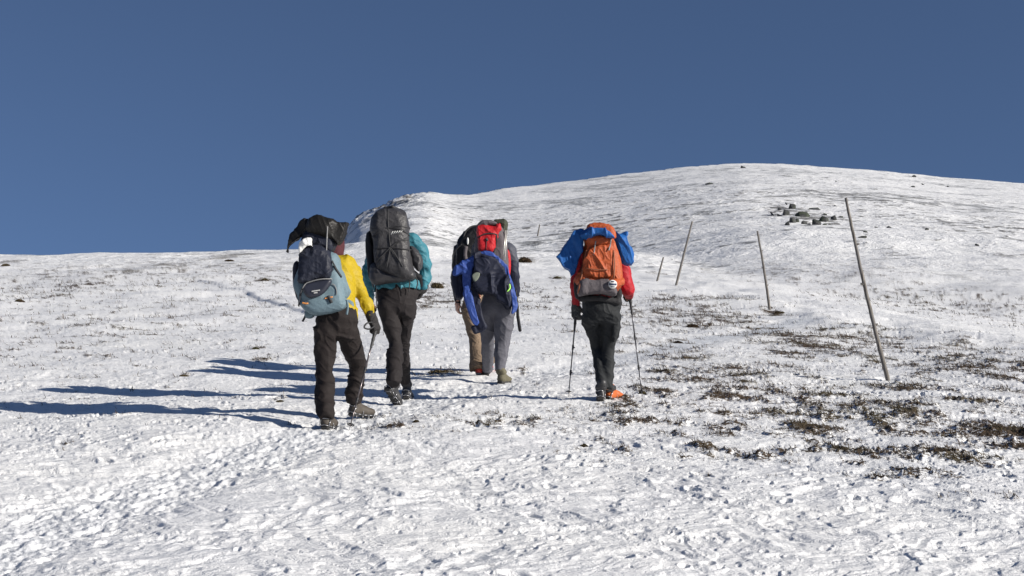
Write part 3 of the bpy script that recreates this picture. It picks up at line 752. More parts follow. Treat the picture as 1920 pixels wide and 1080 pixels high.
def add_person(org, J, head, label, group='hikers walking up the snowfield', cap=None, h=.0075, bare=(), hand_args=None):
    for k in J: J[k] = np.array(J[k], float)
    S, M, hc = body_shape(J, head)
    for s_ in ('l', 'r'):
        wr = J['wr_' + s_]; d = wr - J['el_' + s_]
        kw = dict(sc_=1.0, curl=.75); kw.update((hand_args or {}).get(s_, {}))
        fwd = kw.pop('fwd', d); palm = kw.pop('palm', np.array([1.0 if s_ == 'l' else -1.0, .1, 0])); side = kw.pop('side', 1 if s_ == 'l' else -1)
        hand(S, wr, fwd, palm, side, **kw)
    me = S.mesh('person', h)
    o = link('person', me, SKIN, None, org)
    tag(o, label, 'person', group)
    def P(a, b, c): return hc + M[:, 0] * a + M[:, 1] * b + M[:, 2] * c
    C = Shape(); C.ell(P(0, -.014, .042), (.084, .104, .092), .02, M); C.ell(P(0, -.03, -.01), (.08, .085, .06), .02, M)
    prim('beanie' if cap else 'hair', C, cap or plain('brown_hair', (.05, .03, .02), .8), o, h=.008, fo=folds(.002, (30, 30, 8), 5))
    return o, S
def sleeve_poles(name, top, tip, label, group, hand_r=.0145, mat_s=None, baskets=True):
    top = np.array(top, float); tip = np.array(tip, float); d = tip - top; L = np.linalg.norm(d); d = d / L
    o = empty(name, tip, label, 'trekking pole', group)
    m = mat_s or plain('pole_grey_metal', (.10, .10, .11), .3, .8)
    V = []; Fs = []
    for a, b, r1, r2 in ((.10, L * .42, .0085, .0085), (L * .42, L * .72, .0072, .0072), (L * .72, L - .03, .0062, .0052)):
        v, f = tube_vf([top + d * a, top + d * b], [r1, r2], 10, base=len(V)); V += v; Fs += f
    link('shaft', faces_mesh('shaft', V, Fs), m, o)
    bm = plain('black_rubber', (.02, .02, .022), .6)
    g = Shape(); g.chain([(top - d * .03, .017), (top + d * .02, .0155), (top + d * .06, .0165), (top + d * .12, .014), (top + d * .2, .012)], .012); prim('grip', g, bm, o, h=.0045)
    for q in (.42, .72):
        c = Shape(); c.cone(top + d * (L * q - .022), top + d * (L * q + .02), .0125, .011, .006); c.cone(top + d * (L * q), top + d * (L * q) + np.array([.02, -.005, 0]), .007, .006, .004); prim('lock', c, bm, o, h=.004)
    tube('tip', [tip - d * .035, tip + d * .01], [.005, .002], plain('steel', (.35, .35, .36), .35, .9), o, seg=8)
    if baskets:
        e1 = np.cross(d, [0, 1, 0]); e1 /= np.linalg.norm(e1); e2 = np.cross(d, e1); c = tip - d * .05
        V = []; Fs = []
        ring = [c + .033 * (math.cos(a) * e1 + math.sin(a) * e2) for a in np.linspace(0, 2 * math.pi, 15)]
        v, f = tube_vf(ring, .004, 6, base=0); V += v; Fs += f
        for a in range(5):
            v, f = tube_vf([c - d * .01, c + .031 * (math.cos(a * 1.2566) * e1 + math.sin(a * 1.2566) * e2)], [.008, .003], 6, base=len(V)); V += v; Fs += f
        link('basket', faces_mesh('basket', V, Fs), bm, o)
    return o

# ------------------------------------------------------------ cloth colours
M_TRS_BROWN = fabric('dark_brown_softshell', (.019, .0145, .0138), (.014, .011, .0105), .78, .12, 8)
M_TRS_GREY2 = fabric('charcoal_softshell', (.020, .017, .0175), (.015, .0125, .013), .78, .12, 8)
M_YEL = fabric('yellow_shell', (.38, .272, .010), (.32, .23, .009), .55, .2, 10)
M_TEAL = fabric('teal_shell', (.042, .175, .22), (.034, .145, .185), .5, .25, 11)
M_RED = fabric('red_shell', (.36, .014, .022), (.29, .012, .018), .55, .2, 10)
M_NAVY = fabric('navy_shell', (.016, .019, .036), (.012, .014, .027), .6, .15, 9)
M_SLATE = fabric('slate_shell', (.065, .07, .088), (.05, .054, .07), .6, .15, 9)
M_BLACK = fabric('black_nylon', (.012, .012, .0135), (.009, .009, .0105), .5, .25, 12)
M_CHAR = fabric('charcoal_nylon', (.045, .044, .046), (.034, .033, .036), .42, .25, 10)
M_PBLUE = fabric('grey_blue_nylon', (.13, .187, .215), (.113, .163, .19), .6, .15, 8)
M_PNAVY = fabric('dark_navy_nylon', (.019, .022, .034), (.014, .016, .026), .5, .25, 10)
M_ORANGE = fabric('orange_nylon', (.40, .086, .028), (.30, .062, .022), .5, .3, 11)
M_PGREY = fabric('grey_cordura', (.105, .092, .098), (.08, .07, .075), .7, .2, 10)
M_BLUE = fabric('bright_blue_nylon', (.018, .10, .32), (.014, .08, .26), .45, .25, 8)
M_RBLUE = fabric('royal_blue_shell', (.036, .075, .28), (.028, .058, .22), .5, .2, 9)
M_JOG = fabric('grey_jersey', (.105, .105, .122), (.088, .088, .103), .9, .1, 8)
M_TAN = fabric('tan_canvas', (.20, .145, .10), (.15, .108, .075), .8, .2, 9)
M_KHAKI = fabric('olive_canvas', (.055, .06, .04), (.04, .042, .03), .7, .5, 9)
M_REDN = fabric('red_nylon', (.44, .018, .024), (.35, .014, .018), .5, .3, 10)
M_SKIP = fabric('dark_grey_softshell', (.022, .024, .026), (.016, .0175, .019), .75, .15, 8)
M_GLOVE = fabric('black_glove_fabric', (.03, .028, .028), None, .7, .4, 20)
M_WHITE = plain('off_white_cloth', (.62, .62, .60), .7)
M_STRAPK = plain('black_webbing', (.018, .018, .02), .7)
M_STRAPG = plain('grey_webbing', (.20, .20, .20), .7)
M_STEEL = plain('steel', (.35, .35, .36), .35, .9)
M_SOLE = plain('black_sole_rubber', (.022, .021, .02), .7)
M_BEIGE = plain('beige_boot_leather', (.055, .045, .035), .7)
M_BOOTK = plain('black_boot_leather', (.025, .025, .027), .5)
M_OLIVEB = plain('olive_boot_suede', (.10, .09, .055), .8)
M_REDB = plain('coral_red_boot', (.55, .07, .05), .5)
M_ORB = plain('orange_boot', (.42, .095, .016), .6)
M_ACC = plain('orange_trim', (.75, .30, .08), .6)
M_LIME = plain('lime_trim', (.35, .85, .12), .5)

def legs(J, top, rt, S=None, hem=(.08, .08), kn=(.1, .1), th=(.13, .13), butt=True, bag=.0):
    S = S or Shape()
    S.ell(J['pelvis'] + np.array([0, 0, .03]), rt, .05)
    S.cone(top[0], J['pelvis'], top[1], min(rt[0] * .75, .155), .04)
    for i, s_ in enumerate(('l', 'r')):
        hp, k_, a_ = J['hip_' + s_], J['kn_' + s_], J['an_' + s_]
        S.cone(hp, (hp + k_) / 2, th[i], (th[i] + kn[i]) * .5, .012); S.cone((hp + k_) / 2, k_, (th[i] + kn[i]) * .5, kn[i] * .95, .012)
        c = k_ * .55 + a_ * .45 + np.array([0, -.01, 0])
        S.cone(k_, c, kn[i] * .95, (kn[i] + hem[i]) * .5, .012); S.cone(c, a_, (kn[i] + hem[i]) * .5, hem[i], .02)
        if butt: S.ell(hp + np.array([(-.0 if i == 0 else .0), -.045, .01]), (.108, .105, .115), .035)
    return S
def cutbelow(fn):
    """cut a hem: remove what lies beyond a plane (point, outward normal)"""
    def c(FF, X, Y, Z):
        for p, n, lim in fn:
            n = np.array(n, float); n /= np.linalg.norm(n)
            d = (X - p[0]) * n[0] + (Y - p[1]) * n[1] + (Z - p[2]) * n[2]
            reg = np.sqrt((X - p[0]) ** 2 + (Y - p[1]) ** 2 + (Z - p[2]) ** 2) - lim
            FF = np.maximum(FF, np.minimum(d, -reg * 1.0) if lim < 5 else d)
        return FF
    return c
def trousers(parent, S, mat, J, hems, amp=.008, s=0, label=None):
    cuts = []
    for s_, p in hems.items():
        cuts.append((p, p - (J['kn_' + s_] * .3 + p * .7), .16))
    me = S.mesh('trousers', .0085, folds(amp, (6, 6, 11), s), cutbelow(cuts))
    return link('trousers', me, mat, parent)

# ============================================================ hiker in the yellow jacket
def hiker_yellow():
    gl = ground(609, 806); gr = ground(668, 786)
    Yl, Yr = gl[1], gr[1]; Y0 = (Yl * .55 + Yr * .45) + .05
    J = dict(pelvis=at(631, 606, Y0), waist=at(632, 570, Y0 + .06), chest=at(630, 515, Y0 + .17),
             sh_l=at(592, 497, Y0 + .2), sh_r=at(650, 497, Y0 + .2), el_l=at(578, 545, Y0 + .30), wr_l=at(592, 560, Y0 + .52),
             el_r=at(674, 545, Y0 + .22), wr_r=at(697, 596, Y0 + .12),
             hip_l=at(612, 622, Y0 - .02), kn_l=at(608, 697, Y0 - .04), an_l=at(610, 775, Yl + .04),
             hip_r=at(650, 622, Y0 + .05), kn_r=at(671, 684, Y0 + .33), an_r=at(664, 748, Yr + .02))
    J = {k: np.array(v) for k, v in J.items()}
    hd = at(628, 450, Y0 + .36)
    gp = at(705, 616, Y0 + .12)
    gripd = at(655, 808, Yl) - gp; gripd /= np.linalg.norm(gripd)
    hf = at(706, 618, Y0 + .11) - J['wr_r']
    H = dict(r=dict(fwd=hf, palm=(-.75, .5, -.1), side=1, curl=1.05), l=dict(curl=.9))
    o, B = add_person(gl, J, hd, 'hiker in a yellow jacket and dark brown trousers, holding one trekking pole', cap=fabric('dark_beanie', (.03, .03, .035)), hand_args=H)
    S = legs(J, (at(633, 582, Y0 + .05), .155), (.205, .155, .17), hem=(.080, .084), kn=(.095, .094), th=(.118, .122))
    trousers(o, S, M_TRS_BROWN, J, dict(l=at(610, 788, Yl + .03), r=at(665, 757, Yr + .02)), .011, 1)
    T = Shape(); T.cone(at(634, 592, Y0 + .03), at(630, 520, Y0 + .17), .165, .185, .05)
    T.cone(at(636, 585, Y0 + .02), at(646, 588, Y0 + .02), .14, .13, .04)
    T.chain([(at(600, 500, Y0 + .18), .10), (at(648, 497, Y0 + .18), .095)], .05); 
    T.chain([(at(652, 494, Y0 + .2), .084), (at(664, 515, Y0 + .21), .078), (J['el_r'], .068), (at(687, 572, Y0 + .17), .058), (J['wr_r'], .047)], .03)
    T.chain([(J['sh_l'], .085), (J['el_l'], .066), (J['wr_l'], .045)], .03)
    jk = link('jacket', T.mesh('jacket', .008, folds(.008, (9, 9, 14), 21)), M_YEL, o)
    cuff = Shape(); cuff.cone(at(696, 592, Y0 + .13), at(699, 598, Y0 + .12), .05, .042, .01); prim('cuff', cuff, M_BLACK, jk, h=.006)
    p = [at(677, 522, Y0 + .2), at(686, 552, Y0 + .2), at(697, 585, Y0 + .15)]
    G_ = Shape(); hand(G_, J['wr_r'], hf, (-.75, .5, -.1), 1, 1.22, 1.05, thick=1.25); G_.cone(J['wr_r'] + (J['el_r'] - J['wr_r']) * .1, J['wr_r'] + hf * .2, .045, .042, .02)
    prim('glove', G_, M_GLOVE, o, h=.0055)
    G_ = Shape(); hand(G_, J['wr_l'], J['wr_l'] - J['el_l'], (1, .1, 0), 1, 1.12, .9, thick=1.15); prim('glove', G_, M_GLOVE, o, h=.0065)
    bm = (M_BEIGE, M_SOLE, M_BOOTK, M_STEEL)
    boot(o, gl + [-.005, .01, .002], R(12), 0, bm, an=J['an_l'])
    boot(o, gr + [-.06, .02, .03], R(44), R(4), bm, an=J['an_r'])
    pole = sleeve_poles('trekking_pole', gp, ground(655, 808) + [0, 0, .01], 'trekking pole in the gloved right hand of the hiker in yellow', 'trekking poles', mat_s=plain('pole_dark_metal', (.16, .14, .14), .3, .8))
    c = [at(700, 604, Y0 + .08), at(688, 606, Y0 + .02), at(683, 614, Y0), at(692, 617, Y0 + .02), at(702, 612, Y0 + .07)]
    tube('wrist_strap', spline(c, 6), .008, M_STRAPK, pole, seg=6)
    # ---- backpack
    b0 = at(600, 590, Y0 - .18)
    bp = empty('backpack', b0, 'grey blue backpack with dark navy pocket worn by the hiker in yellow', 'backpack', 'big backpacks carried by the hikers')
    Yb = Y0 - .09; ln = .16
    S = Shape()
    S.poly([(560, 505), (575, 482), (600, 472), (632, 476), (640, 505), (648, 540), (650, 565), (645, 578), (622, 586), (592, 590), (573, 580), (560, 556), (552, 535)], Yb, .19, .10, .02, ln)
    S.poly([(566, 566), (600, 572), (645, 566), (647, 576), (622, 586), (592, 590), (572, 578)], Yb - .03, .19, .07, .05, ln)
    prim('main_bag', S, M_PBLUE, bp, h=.008, fo=folds(.005, (7, 7, 7), 31))
    Z = Shape(); Z.poly([(633, 502), (644, 512), (652, 535), (655, 548), (650, 560), (640, 556), (633, 530)], Yb - .01, .10, .06, .02, ln); prim('side_pocket', Z, M_PBLUE, bp, h=.008, fo=folds(.006, (9, 9, 9), 32))
    L_ = Shape(); L_.poly([(549, 497), (558, 488), (566, 500), (562, 530), (566, 560), (561, 566), (553, 545), (549, 520)], Yb + .04, .10, .05, .02, ln); prim('side_pocket', L_, M_PNAVY, bp, h=.008, fo=folds(.006, (9, 9, 9), 33))
    Mn = Shape(); Mn.poly([(563, 470), (574, 462), (596, 458), (614, 468), (624, 484), (625, 505), (622, 522), (600, 527), (578, 531), (563, 533), (559, 515), (561, 490)], Yb - .13, .14, .08, .03, .18)
    prim('front_pouch', Mn, M_PNAVY, bp, h=.0075, fo=folds(.010, (8, 8, 11), 34))
    Fp = Shape(); Fp.poly([(568, 535), (585, 527), (614, 524), (622, 527), (616, 540), (604, 553), (588, 559), (576, 557), (569, 546)], Yb - .20, .055, .035, .02, .10)
    fp = prim('front_pocket', Fp, plain('dark_navy_panel', (.016, .018, .03), .5), bp, h=.006)
    allS = Shape(); allS.p = S.p + Mn.p + Fp.p + Z.p
    strap('zip', allS, [(562, 567), (566, 545), (574, 532), (590, 525), (610, 522), (622, 524)], Y0 - .9, .010, M_STRAPG, bp)
    # small print on the pocket, two lines
    V = []; Fs = []
    for row, xs in ((546.5, np.arange(585, 599.5, 1.75)), (550.2, np.arange(589, 596, 1.75))):
        for i, x in enumerate(xs):
            q = Fp.drop([(x, row - (x - 585) * .16 + 1.2, Y0 - .9), (x + .35, row - (x - 585) * .16 - 1.1, Y0 - .9)]); g = Fp.grad(q)
            v, f = ribbon_vf(q + g * .004, g, .0052, .002, base=len(V)); V += v; Fs += f
    link('pocket_print', faces_mesh('pocket_print', V, Fs, False), M_WHITE, fp)
    strap('strap', allS, [(567, 541), (563, 556), (561, 574)], Y0 - .9, .020, M_STRAPK, bp)
    strap('strap', allS, [(622, 490), (630, 505), (640, 520)], Y0 - .9, .018, M_STRAPK, bp)
    strap('trim', allS, [(567, 568), (573, 569.5), (578, 569)], Y0 - .9, .014, M_ACC, bp)
    strap('trim', allS, [(609, 560), (617, 558), (624, 557)], Y0 - .9, .010, M_ACC, bp)
    strap('buckle', allS, [(615, 555), (619, 562), (622, 568)], Y0 - .9, .028, M_STRAPK, bp, th=.009)
    strap('cord_loop', allS, [(622, 532), (628, 536), (631, 546), (631, 553)], Y0 - .9, .006, M_STRAPG, bp)
    for pts in ([(650, 562), (652, 575), (650, 590)],):
        P = spline([at(a, b, Yb - .12) for a, b in pts], 6); v, f = ribbon_vf(P, [np.array([0, -1, 0])] * len(P), .022, .003); link('strap', faces_mesh('strap', v, f, False), M_PBLUE, bp)
    P = spline([at(a, b, Yb) for a, b in ((574, 588), (571, 596), (567, 603))], 6); v, f = ribbon_vf(P, [np.array([0, -1, 0])] * len(P), .02, .003); link('strap', faces_mesh('strap', v, f, False), M_STRAPK, bp)
    hb = Shape(); hb.poly([(574, 582), (590, 586), (586, 596), (576, 597), (572, 592)], Yb + .02, .05, .025, .02); prim('hip_belt', hb, M_PBLUE, bp, h=.007)
    hb = Shape(); hb.poly([(645, 560), (662, 566), (664, 580), (655, 588), (644, 582)], Yb + .10, .07, .03, .02); prim('hip_belt', hb, M_PBLUE, bp, h=.007)
    # dark rolled top
    Tp = Shape(); Tp.poly([(567, 440), (580, 424), (600, 420), (622, 425), (632, 440), (632, 462), (622, 476), (600, 474), (572, 470), (565, 455)], Yb + .02, .15, .10, .03, .1)
    ng = Shape(); ng.chain([(at(628, 478, Y0 + .26), .085), (at(628, 462, Y0 + .31), .088), (at(628, 452, Y0 + .34), .092)], .03); prim('neck_gaiter', ng, fabric('maroon_fleece', (.07, .02, .025)), o, h=.008)
    prim('collar', Tp, M_PNAVY, bp, h=.008, fo=folds(.010, (7, 7, 14), 36))
    tb = Shape(); tb.chain([(at(614, 425, Yb - .16), .006), (at(613, 445, Yb - .17), .006), (at(612, 473, Yb - .2), .006)], .01); prim('cord', tb, M_STRAPG, bp, h=.004)
    # black sheet draped over the top
    D = Shape()
    D.poly([(581, 410), (600, 407), (615, 408), (629, 411), (634, 420), (630, 436), (618, 448), (600, 444), (585, 440), (577, 428)], Yb + .0, .17, .09, .03)
    D.poly([(562, 414), (582, 412), (588, 422), (578, 436), (566, 444), (556, 452), (546, 460), (539, 476), (537, 470), (538, 458), (545, 440), (555, 430)], Yb + .0, .06, .022, .03)
    D.poly([(612, 424), (625, 418), (640, 415), (655, 416), (652, 425), (648, 440), (641, 454), (634, 461), (627, 454), (616, 446)], Yb - .04, .085, .03, .03, 0, True, 'u', .15)
    dr = prim('draped_sheet', D, fabric('black_tarpaulin', (.014, .0125, .011), (.010, .0095, .009), .45, .2, 9), None, at(600, 425, Yb), .007, folds(.009, (7, 7, 7), 38, diag=1.2))
    tag(dr, 'crumpled black sheet thrown over the top of the grey blue backpack, ends hanging', 'sheet')
    W = Shape(); W.poly([(562, 458), (569, 449), (578, 445), (583, 447), (584, 455), (589, 464), (584, 463), (576, 462), (563, 474)], Yb - .20, .05, .022, .015)
    W.poly([(567, 452), (571, 451), (575, 456), (571, 459)], Yb - .24, .03, .012, .01)
    wc = prim('stuffed_cloth', W, M_WHITE, None, at(573, 460, Yb - .12), .006, folds(.007, (16, 16, 16), 39)); tag(wc, 'crumpled white cloth tucked under the black sheet on a backpack', 'cloth')
hiker_yellow()

# ============================================================ hiker in the teal jacket
def hiker_teal():
    gl = ground(741, 761); gr = ground(760, 750)
    Yl, Yr = gl[1], gr[1]; Y0 = Yl + .15
    J = dict(pelvis=at(745, 566, Y0), waist=at(744, 540, Y0 + .04), chest=at(742, 475, Y0 + .16),
             sh_l=at(712, 452, Y0 + .17), sh_r=at(773, 453, Y0 + .17), el_l=at(689, 515, Y0 + .2), wr_l=at(693, 562, Y0 + .42),
             el_r=at(796, 498, Y0 + .15), wr_r=at(794, 540, Y0 + .16),
             hip_l=at(727, 577, Y0 - .02), kn_l=at(742, 645, Y0 - .02), an_l=at(737, 714, Yl - .12),
             hip_r=at(761, 577, Y0 + .05), kn_r=at(757, 645, Y0 + .30), an_r=at(759, 712, Yr + .05))
    J = {k: np.array(v) for k, v in J.items()}
    hd = at(744, 424, Y0 + .32)
    H = dict(r=dict(fwd=at(786, 556, Y0 + .2) - J['wr_r'], palm=(-1, .2, 0), curl=1.0), l=dict(curl=.9))
    o, B = add_person(gl, J, hd, 'hiker in a teal jacket and charcoal trousers, hidden by a tall dark grey backpack', cap=fabric('dark_beanie', (.03, .03, .035)), hand_args=H)
    S = legs(J, (at(744, 545, Y0 + .03), .16), (.205, .155, .19), hem=(.082, .068), kn=(.084, .078), th=(.116, .116))
    S.cone(at(724, 548, Y0 + .02), at(765, 548, Y0 + .02), .12, .12, .04)
    trousers(o, S, M_TRS_GREY2, J, dict(l=at(737, 722, Yl - .13), r=at(760, 719, Yr + .05)), .010, 41)
    T = Shape(); T.cone(at(724, 538, Y0 + .02), at(764, 538, Y0 + .02), .14, .14, .05); T.cone(at(744, 520, Y0 + .06), at(742, 475, Y0 + .16), .175, .19, .05)
    T.chain([(J['sh_l'], .10), (J['sh_r'], .10)], .05); T.cone(at(744, 450, Y0 + .2), at(744, 432, Y0 + .26), .10, .08, .04)
    T.chain([(J['sh_r'], .09), (at(788, 470, Y0 + .16), .085), (J['el_r'], .079), (at(797, 520, Y0 + .15), .07), (at(795, 535, Y0 + .15), .058)], .03)
    T.chain([(J['sh_l'], .088), (J['el_l'], .072), (J['wr_l'], .05)], .03)
    z0 = at(744, 541, Y0)[2]
    me = T.mesh('jacket', .008, folds(.011, (10, 10, 15), 42), lambda FF, X, Y, Z: np.maximum(FF, np.where(np.abs(X - J['pelvis'][0]) < .24, z0 - Z + .1 * (X - J['pelvis'][0]) * -.3, -1)))
    link('jacket', me, M_TEAL, o)
    G_ = Shape(); hand(G_, J['wr_r'], at(786, 556, Y0 + .2) - J['wr_r'], (-1, .2, 0), -1, 1.2, 1.0, thick=1.25); prim('glove', G_, M_GLOVE, o, h=.006)
    G_ = Shape(); hand(G_, J['wr_l'], J['wr_l'] - J['el_l'], (1, .1, 0), 1, 1.15, .9, thick=1.2); prim('glove', G_, M_GLOVE, o, h=.007)
    bm = (M_BOOTK, M_SOLE, M_CHAR, M_STEEL)
    boot(o, at(724, 729, Yl - .02), R(36), R(46), bm, high=.13, an=J['an_l'])
    boot(o, gr + [.0, .05, .015], R(6), R(6), bm, an=J['an_r'])
    # ---- backpack
    bp = empty('backpack', at(735, 535, Y0 - .15), 'tall dark grey backpack laced with black cord on the hiker in teal', 'backpack', 'big backpacks carried by the hikers')
    Yb = Y0 - .12; ln = .12
    S = Shape(); S.poly([(695, 418), (701, 402), (716, 393), (740, 390), (756, 397), (765, 412), (767, 438), (769, 462), (772, 490), (777, 515), (762, 524), (740, 522), (716, 510), (705, 500), (701, 470), (697, 440)], Yb, .19, .11, .02, ln)
    prim('main_bag', S, M_CHAR, bp, h=.008, fo=folds(.009, (6, 6, 8), 51))
    Bt = Shape(); Bt.poly([(697, 498), (708, 492), (722, 505), (748, 512), (774, 508), (780, 515), (778, 524), (760, 529), (730, 533), (703, 536), (694, 520)], Yb + .01, .18, .08, .02, ln)
    prim('bottom_panel', Bt, plain('black_bottom_nylon', (.025, .024, .026), .5), bp, h=.008, fo=folds(.005, (7, 7, 12), 52))
    P1 = Shape(); P1.poly([(686, 442), (692, 434), (699, 436), (703, 470), (706, 500), (702, 526), (692, 520), (687, 480)], Yb + .03, .10, .05, .02, ln); prim('side_pocket', P1, M_BLACK, bp, h=.008, fo=folds(.005, (8, 8, 8), 53))
    P2 = Shape(); P2.poly([(768, 462), (778, 464), (790, 478), (793, 490), (790, 505), (784, 510), (776, 500), (770, 485)], Yb + .03, .09, .05, .02, ln); prim('side_pocket', P2, M_CHAR, bp, h=.008, fo=folds(.006, (9, 9, 9), 54))
    hb = Shape(); hb.chain([(at(776, 512, Yb + .02), .03), (at(786, 520, Yb + .1), .03), (at(788, 534, Yb + .16), .03)], .02); prim('hip_belt', hb, M_BLACK, bp, h=.007); hb = Shape(); hb.chain([(at(700, 525, Yb + .05), .03), (at(703, 535, Yb + .2), .03)], .02); prim('hip_belt', hb, M_BLACK, bp, h=.007)
    A = Shape(); A.p = S.p + Bt.p
    for pts in ([(727, 392), (728, 425), (732, 464)], [(696, 429), (712, 428), (728, 427), (748, 424), (767, 428)], [(698, 444), (712, 434), (728, 428), (750, 430), (768, 442)],
                [(702, 467), (732, 464), (771, 469)], [(732, 464), (716, 480), (705, 492)], [(732, 464), (728, 485), (725, 503)], [(732, 464), (744, 482), (755, 500)], [(732, 464), (745, 456), (762, 446)], [(732, 464), (748, 452), (766, 450)]):
        cord('cord', A, pts, Y0 - .9, .0058, M_STRAPK, bp)
    V = []; Fs = []
    for i in range(5):                                              # the slanted bars printed on the bag
        x = 735 + i * 4.3; y = 437 - i * .6
        q = A.drop([(x - 2.2, y + 3.2 - i * .35, Y0 - .9), (x, y, Y0 - .9), (x + 2.2, y - 3.2 + i * .2, Y0 - .9)]); g = A.grad(q)
        v, f = ribbon_vf(q + g * .006, g, .006 if i < 4 else .004, .002, base=len(V)); V += v; Fs += f
    link('printed_bars', faces_mesh('printed_bars', V, Fs, False), M_WHITE, bp)
    hl = Shape(); hl.chain([(at(714, 396, Yb + .05), .012), (at(722, 390, Yb), .014), (at(736, 388, Yb - .02), .016), (at(748, 394, Yb), .014)], .02); prim('top_strap', hl, M_STRAPK, bp, h=.006)
    V = []; Fs = []
    for pts in ([(776, 515), (783, 528), (780, 543)], [(768, 517), (768, 532), (766, 548)], [(704, 535), (706, 558), (707, 578)]):
        P = spline([at(a, b, Yb - .06) for a, b in pts], 6); v, f = ribbon_vf(P, [np.array([0, -1, 0])] * len(P), .012, .003); link('strap', faces_mesh('strap', v, f, False), M_STRAPK, bp)
hiker_teal()

# ============================================================ two hikers walking one behind the other
def hiker_grey():
    gr = ground(937, 719); gl = ground(912, 704)
    Yl, Yr = gl[1], gr[1]; Y0 = Yr + .12
    J = dict(pelvis=at(931, 572, Y0), waist=at(930, 545, Y0 + .05), chest=at(922, 490, Y0 + .16),
             sh_l=at(898, 467, Y0 + .18), sh_r=at(952, 469, Y0 + .18), el_l=at(882, 518, Y0 + .22), wr_l=at(890, 545, Y0 + .45),
             el_r=at(962, 515, Y0 + .18), wr_r=at(966, 552, Y0 + .26),
             hip_l=at(915, 582, Y0 + .04), kn_l=at(915, 638, Y0 + .3), an_l=at(914, 692, Yl + .03),
             hip_r=at(945, 582, Y0 - .01), kn_r=at(942, 642, Y0 + .06), an_r=at(937, 693, Yr + .05))
    J = {k: np.array(v) for k, v in J.items()}; hd = at(922, 440, Y0 + .34)
    o, B = add_person(gr, J, hd, 'hiker in slim grey jogger trousers and olive boots with a blue jacket over the pack', cap=fabric('dark_beanie', (.03, .03, .035)))
    S = legs(J, (at(931, 556, Y0 + .03), .15), (.19, .145, .17), hem=(.066, .068), kn=(.092, .104), th=(.125, .135))
    trousers(o, S, M_JOG, J, dict(l=at(914, 694, Yl + .03), r=at(938, 697, Yr + .05)), .007, 61)
    T = Shape(); T.cone(at(930, 548, Y0 + .04), at(922, 490, Y0 + .16), .165, .19, .05); T.chain([(J['sh_l'], .10), (J['sh_r'], .10)], .05)
    T.cone(at(922, 465, Y0 + .2), at(922, 448, Y0 + .26), .10, .08, .04)
    T.chain([(J['sh_l'], .088), (J['el_l'], .07), (J['wr_l'], .05)], .03); T.chain([(J['sh_r'], .085), (at(962, 490, Y0 + .18), .078)], .03)
    jk = link('jacket', T.mesh('jacket', .008, folds(.007, (9, 9, 14), 62)), M_SLATE, o)
    T2 = Shape(); T2.chain([(at(961, 492, Y0 + .18), .079), (J['el_r'], .075), (at(966, 538, Y0 + .22), .058), (J['wr_r'], .048)], .03)
    link('lower_sleeve', T2.mesh('lower_sleeve', .008, folds(.007, (9, 9, 14), 63)), M_NAVY, jk)
    boot(o, gr + [0, .0, .002], R(24), 0, (M_OLIVEB, M_SOLE, M_OLIVEB, M_STEEL), crampon=False, high=.14, an=J['an_r'])
    boot(o, gl + [0, .02, .002], R(-4), R(5), (M_BOOTK, M_SOLE, M_BOOTK, M_STEEL), crampon=False, high=.14, an=J['an_l'])
    bp = empty('backpack', at(920, 540, Y0 - .12), 'red and grey backpack with tent poles on the hiker in grey joggers', 'backpack', 'big backpacks carried by the hikers')
    Yb = Y0 - .10
    S = Shape(); S.poly([(893, 440), (900, 424), (918, 418), (940, 424), (950, 445), (954, 480), (955, 520), (950, 545), (925, 550), (895, 545), (888, 510), (889, 470)], Yb, .18, .1, .02, .1)
    prim('main_bag', S, M_PGREY, bp, h=.008, fo=folds(.007, (7, 7, 9), 64))
    S2 = Shape(); S2.poly([(893, 428), (905, 421), (925, 424), (937, 418), (941, 430), (935, 442), (930, 460), (921, 473), (898, 472), (895, 450)], Yb - .11, .12, .07, .03, .1)
    prim('front_pocket', S2, M_REDN, bp, h=.007, fo=folds(.009, (9, 9, 12), 65))
    S3 = Shape(); S3.poly([(893, 424), (900, 416), (912, 413), (925, 414), (933, 420), (926, 425), (915, 424), (912, 428), (905, 424), (896, 428)], Yb - .08, .12, .04, .02); prim('lid', S3, M_PGREY, bp, h=.007, fo=folds(.006, (9, 9, 9), 66))
    S4 = Shape(); S4.chain([(at(931, 418, Yb + .05), .05), (at(943, 420, Yb + .05), .06), (at(945, 436, Yb + .04), .05)], .03); prim('rolled_mat', S4, M_KHAKI, bp, h=.008, fo=folds(.004, (9, 9, 9), 67))
    A = Shape(); A.p = S.p + S2.p + S3.p
    strap('strap', A, [(896, 446), (908, 439), (922, 438), (932, 440)], Y0 - .9, .014, M_STRAPK, bp)
    strap('strap', A, [(931, 440), (930, 458), (925, 478)], Y0 - .9, .016, M_STRAPK, bp)
    strap('strap', A, [(912, 450), (912, 460), (911, 470)], Y0 - .9, .008, M_STRAPK, bp)
    strap('buckle', A, [(911, 447), (914, 452)], Y0 - .9, .03, M_STRAPK, bp, th=.008)
    for (a, b) in (((948, 432), (943, 488)), ((950.5, 432), (946, 488))):
        tube('tent_pole', [at(a[0], a[1], Yb - .12), at(b[0], b[1], Yb - .16)], .009, plain('pale_aluminium', (.55, .54, .50), .4, .5), bp, seg=8)
    sb = Shape(); sb.poly([(948, 470), (956, 474), (958, 500), (955, 520), (949, 515)], Yb + .02, .08, .04, .02); prim('side_pocket', sb, M_REDN, bp, h=.008)
    # strap and black sheath hanging from the right of the pack
    hs = Shape(); hs.chain([(at(967, 545, Y0 + .0), .014), (at(970, 575, Y0 - .02), .018), (at(971, 594, Y0 - .02), .020), (at(975, 619, Y0), .022)], .01)
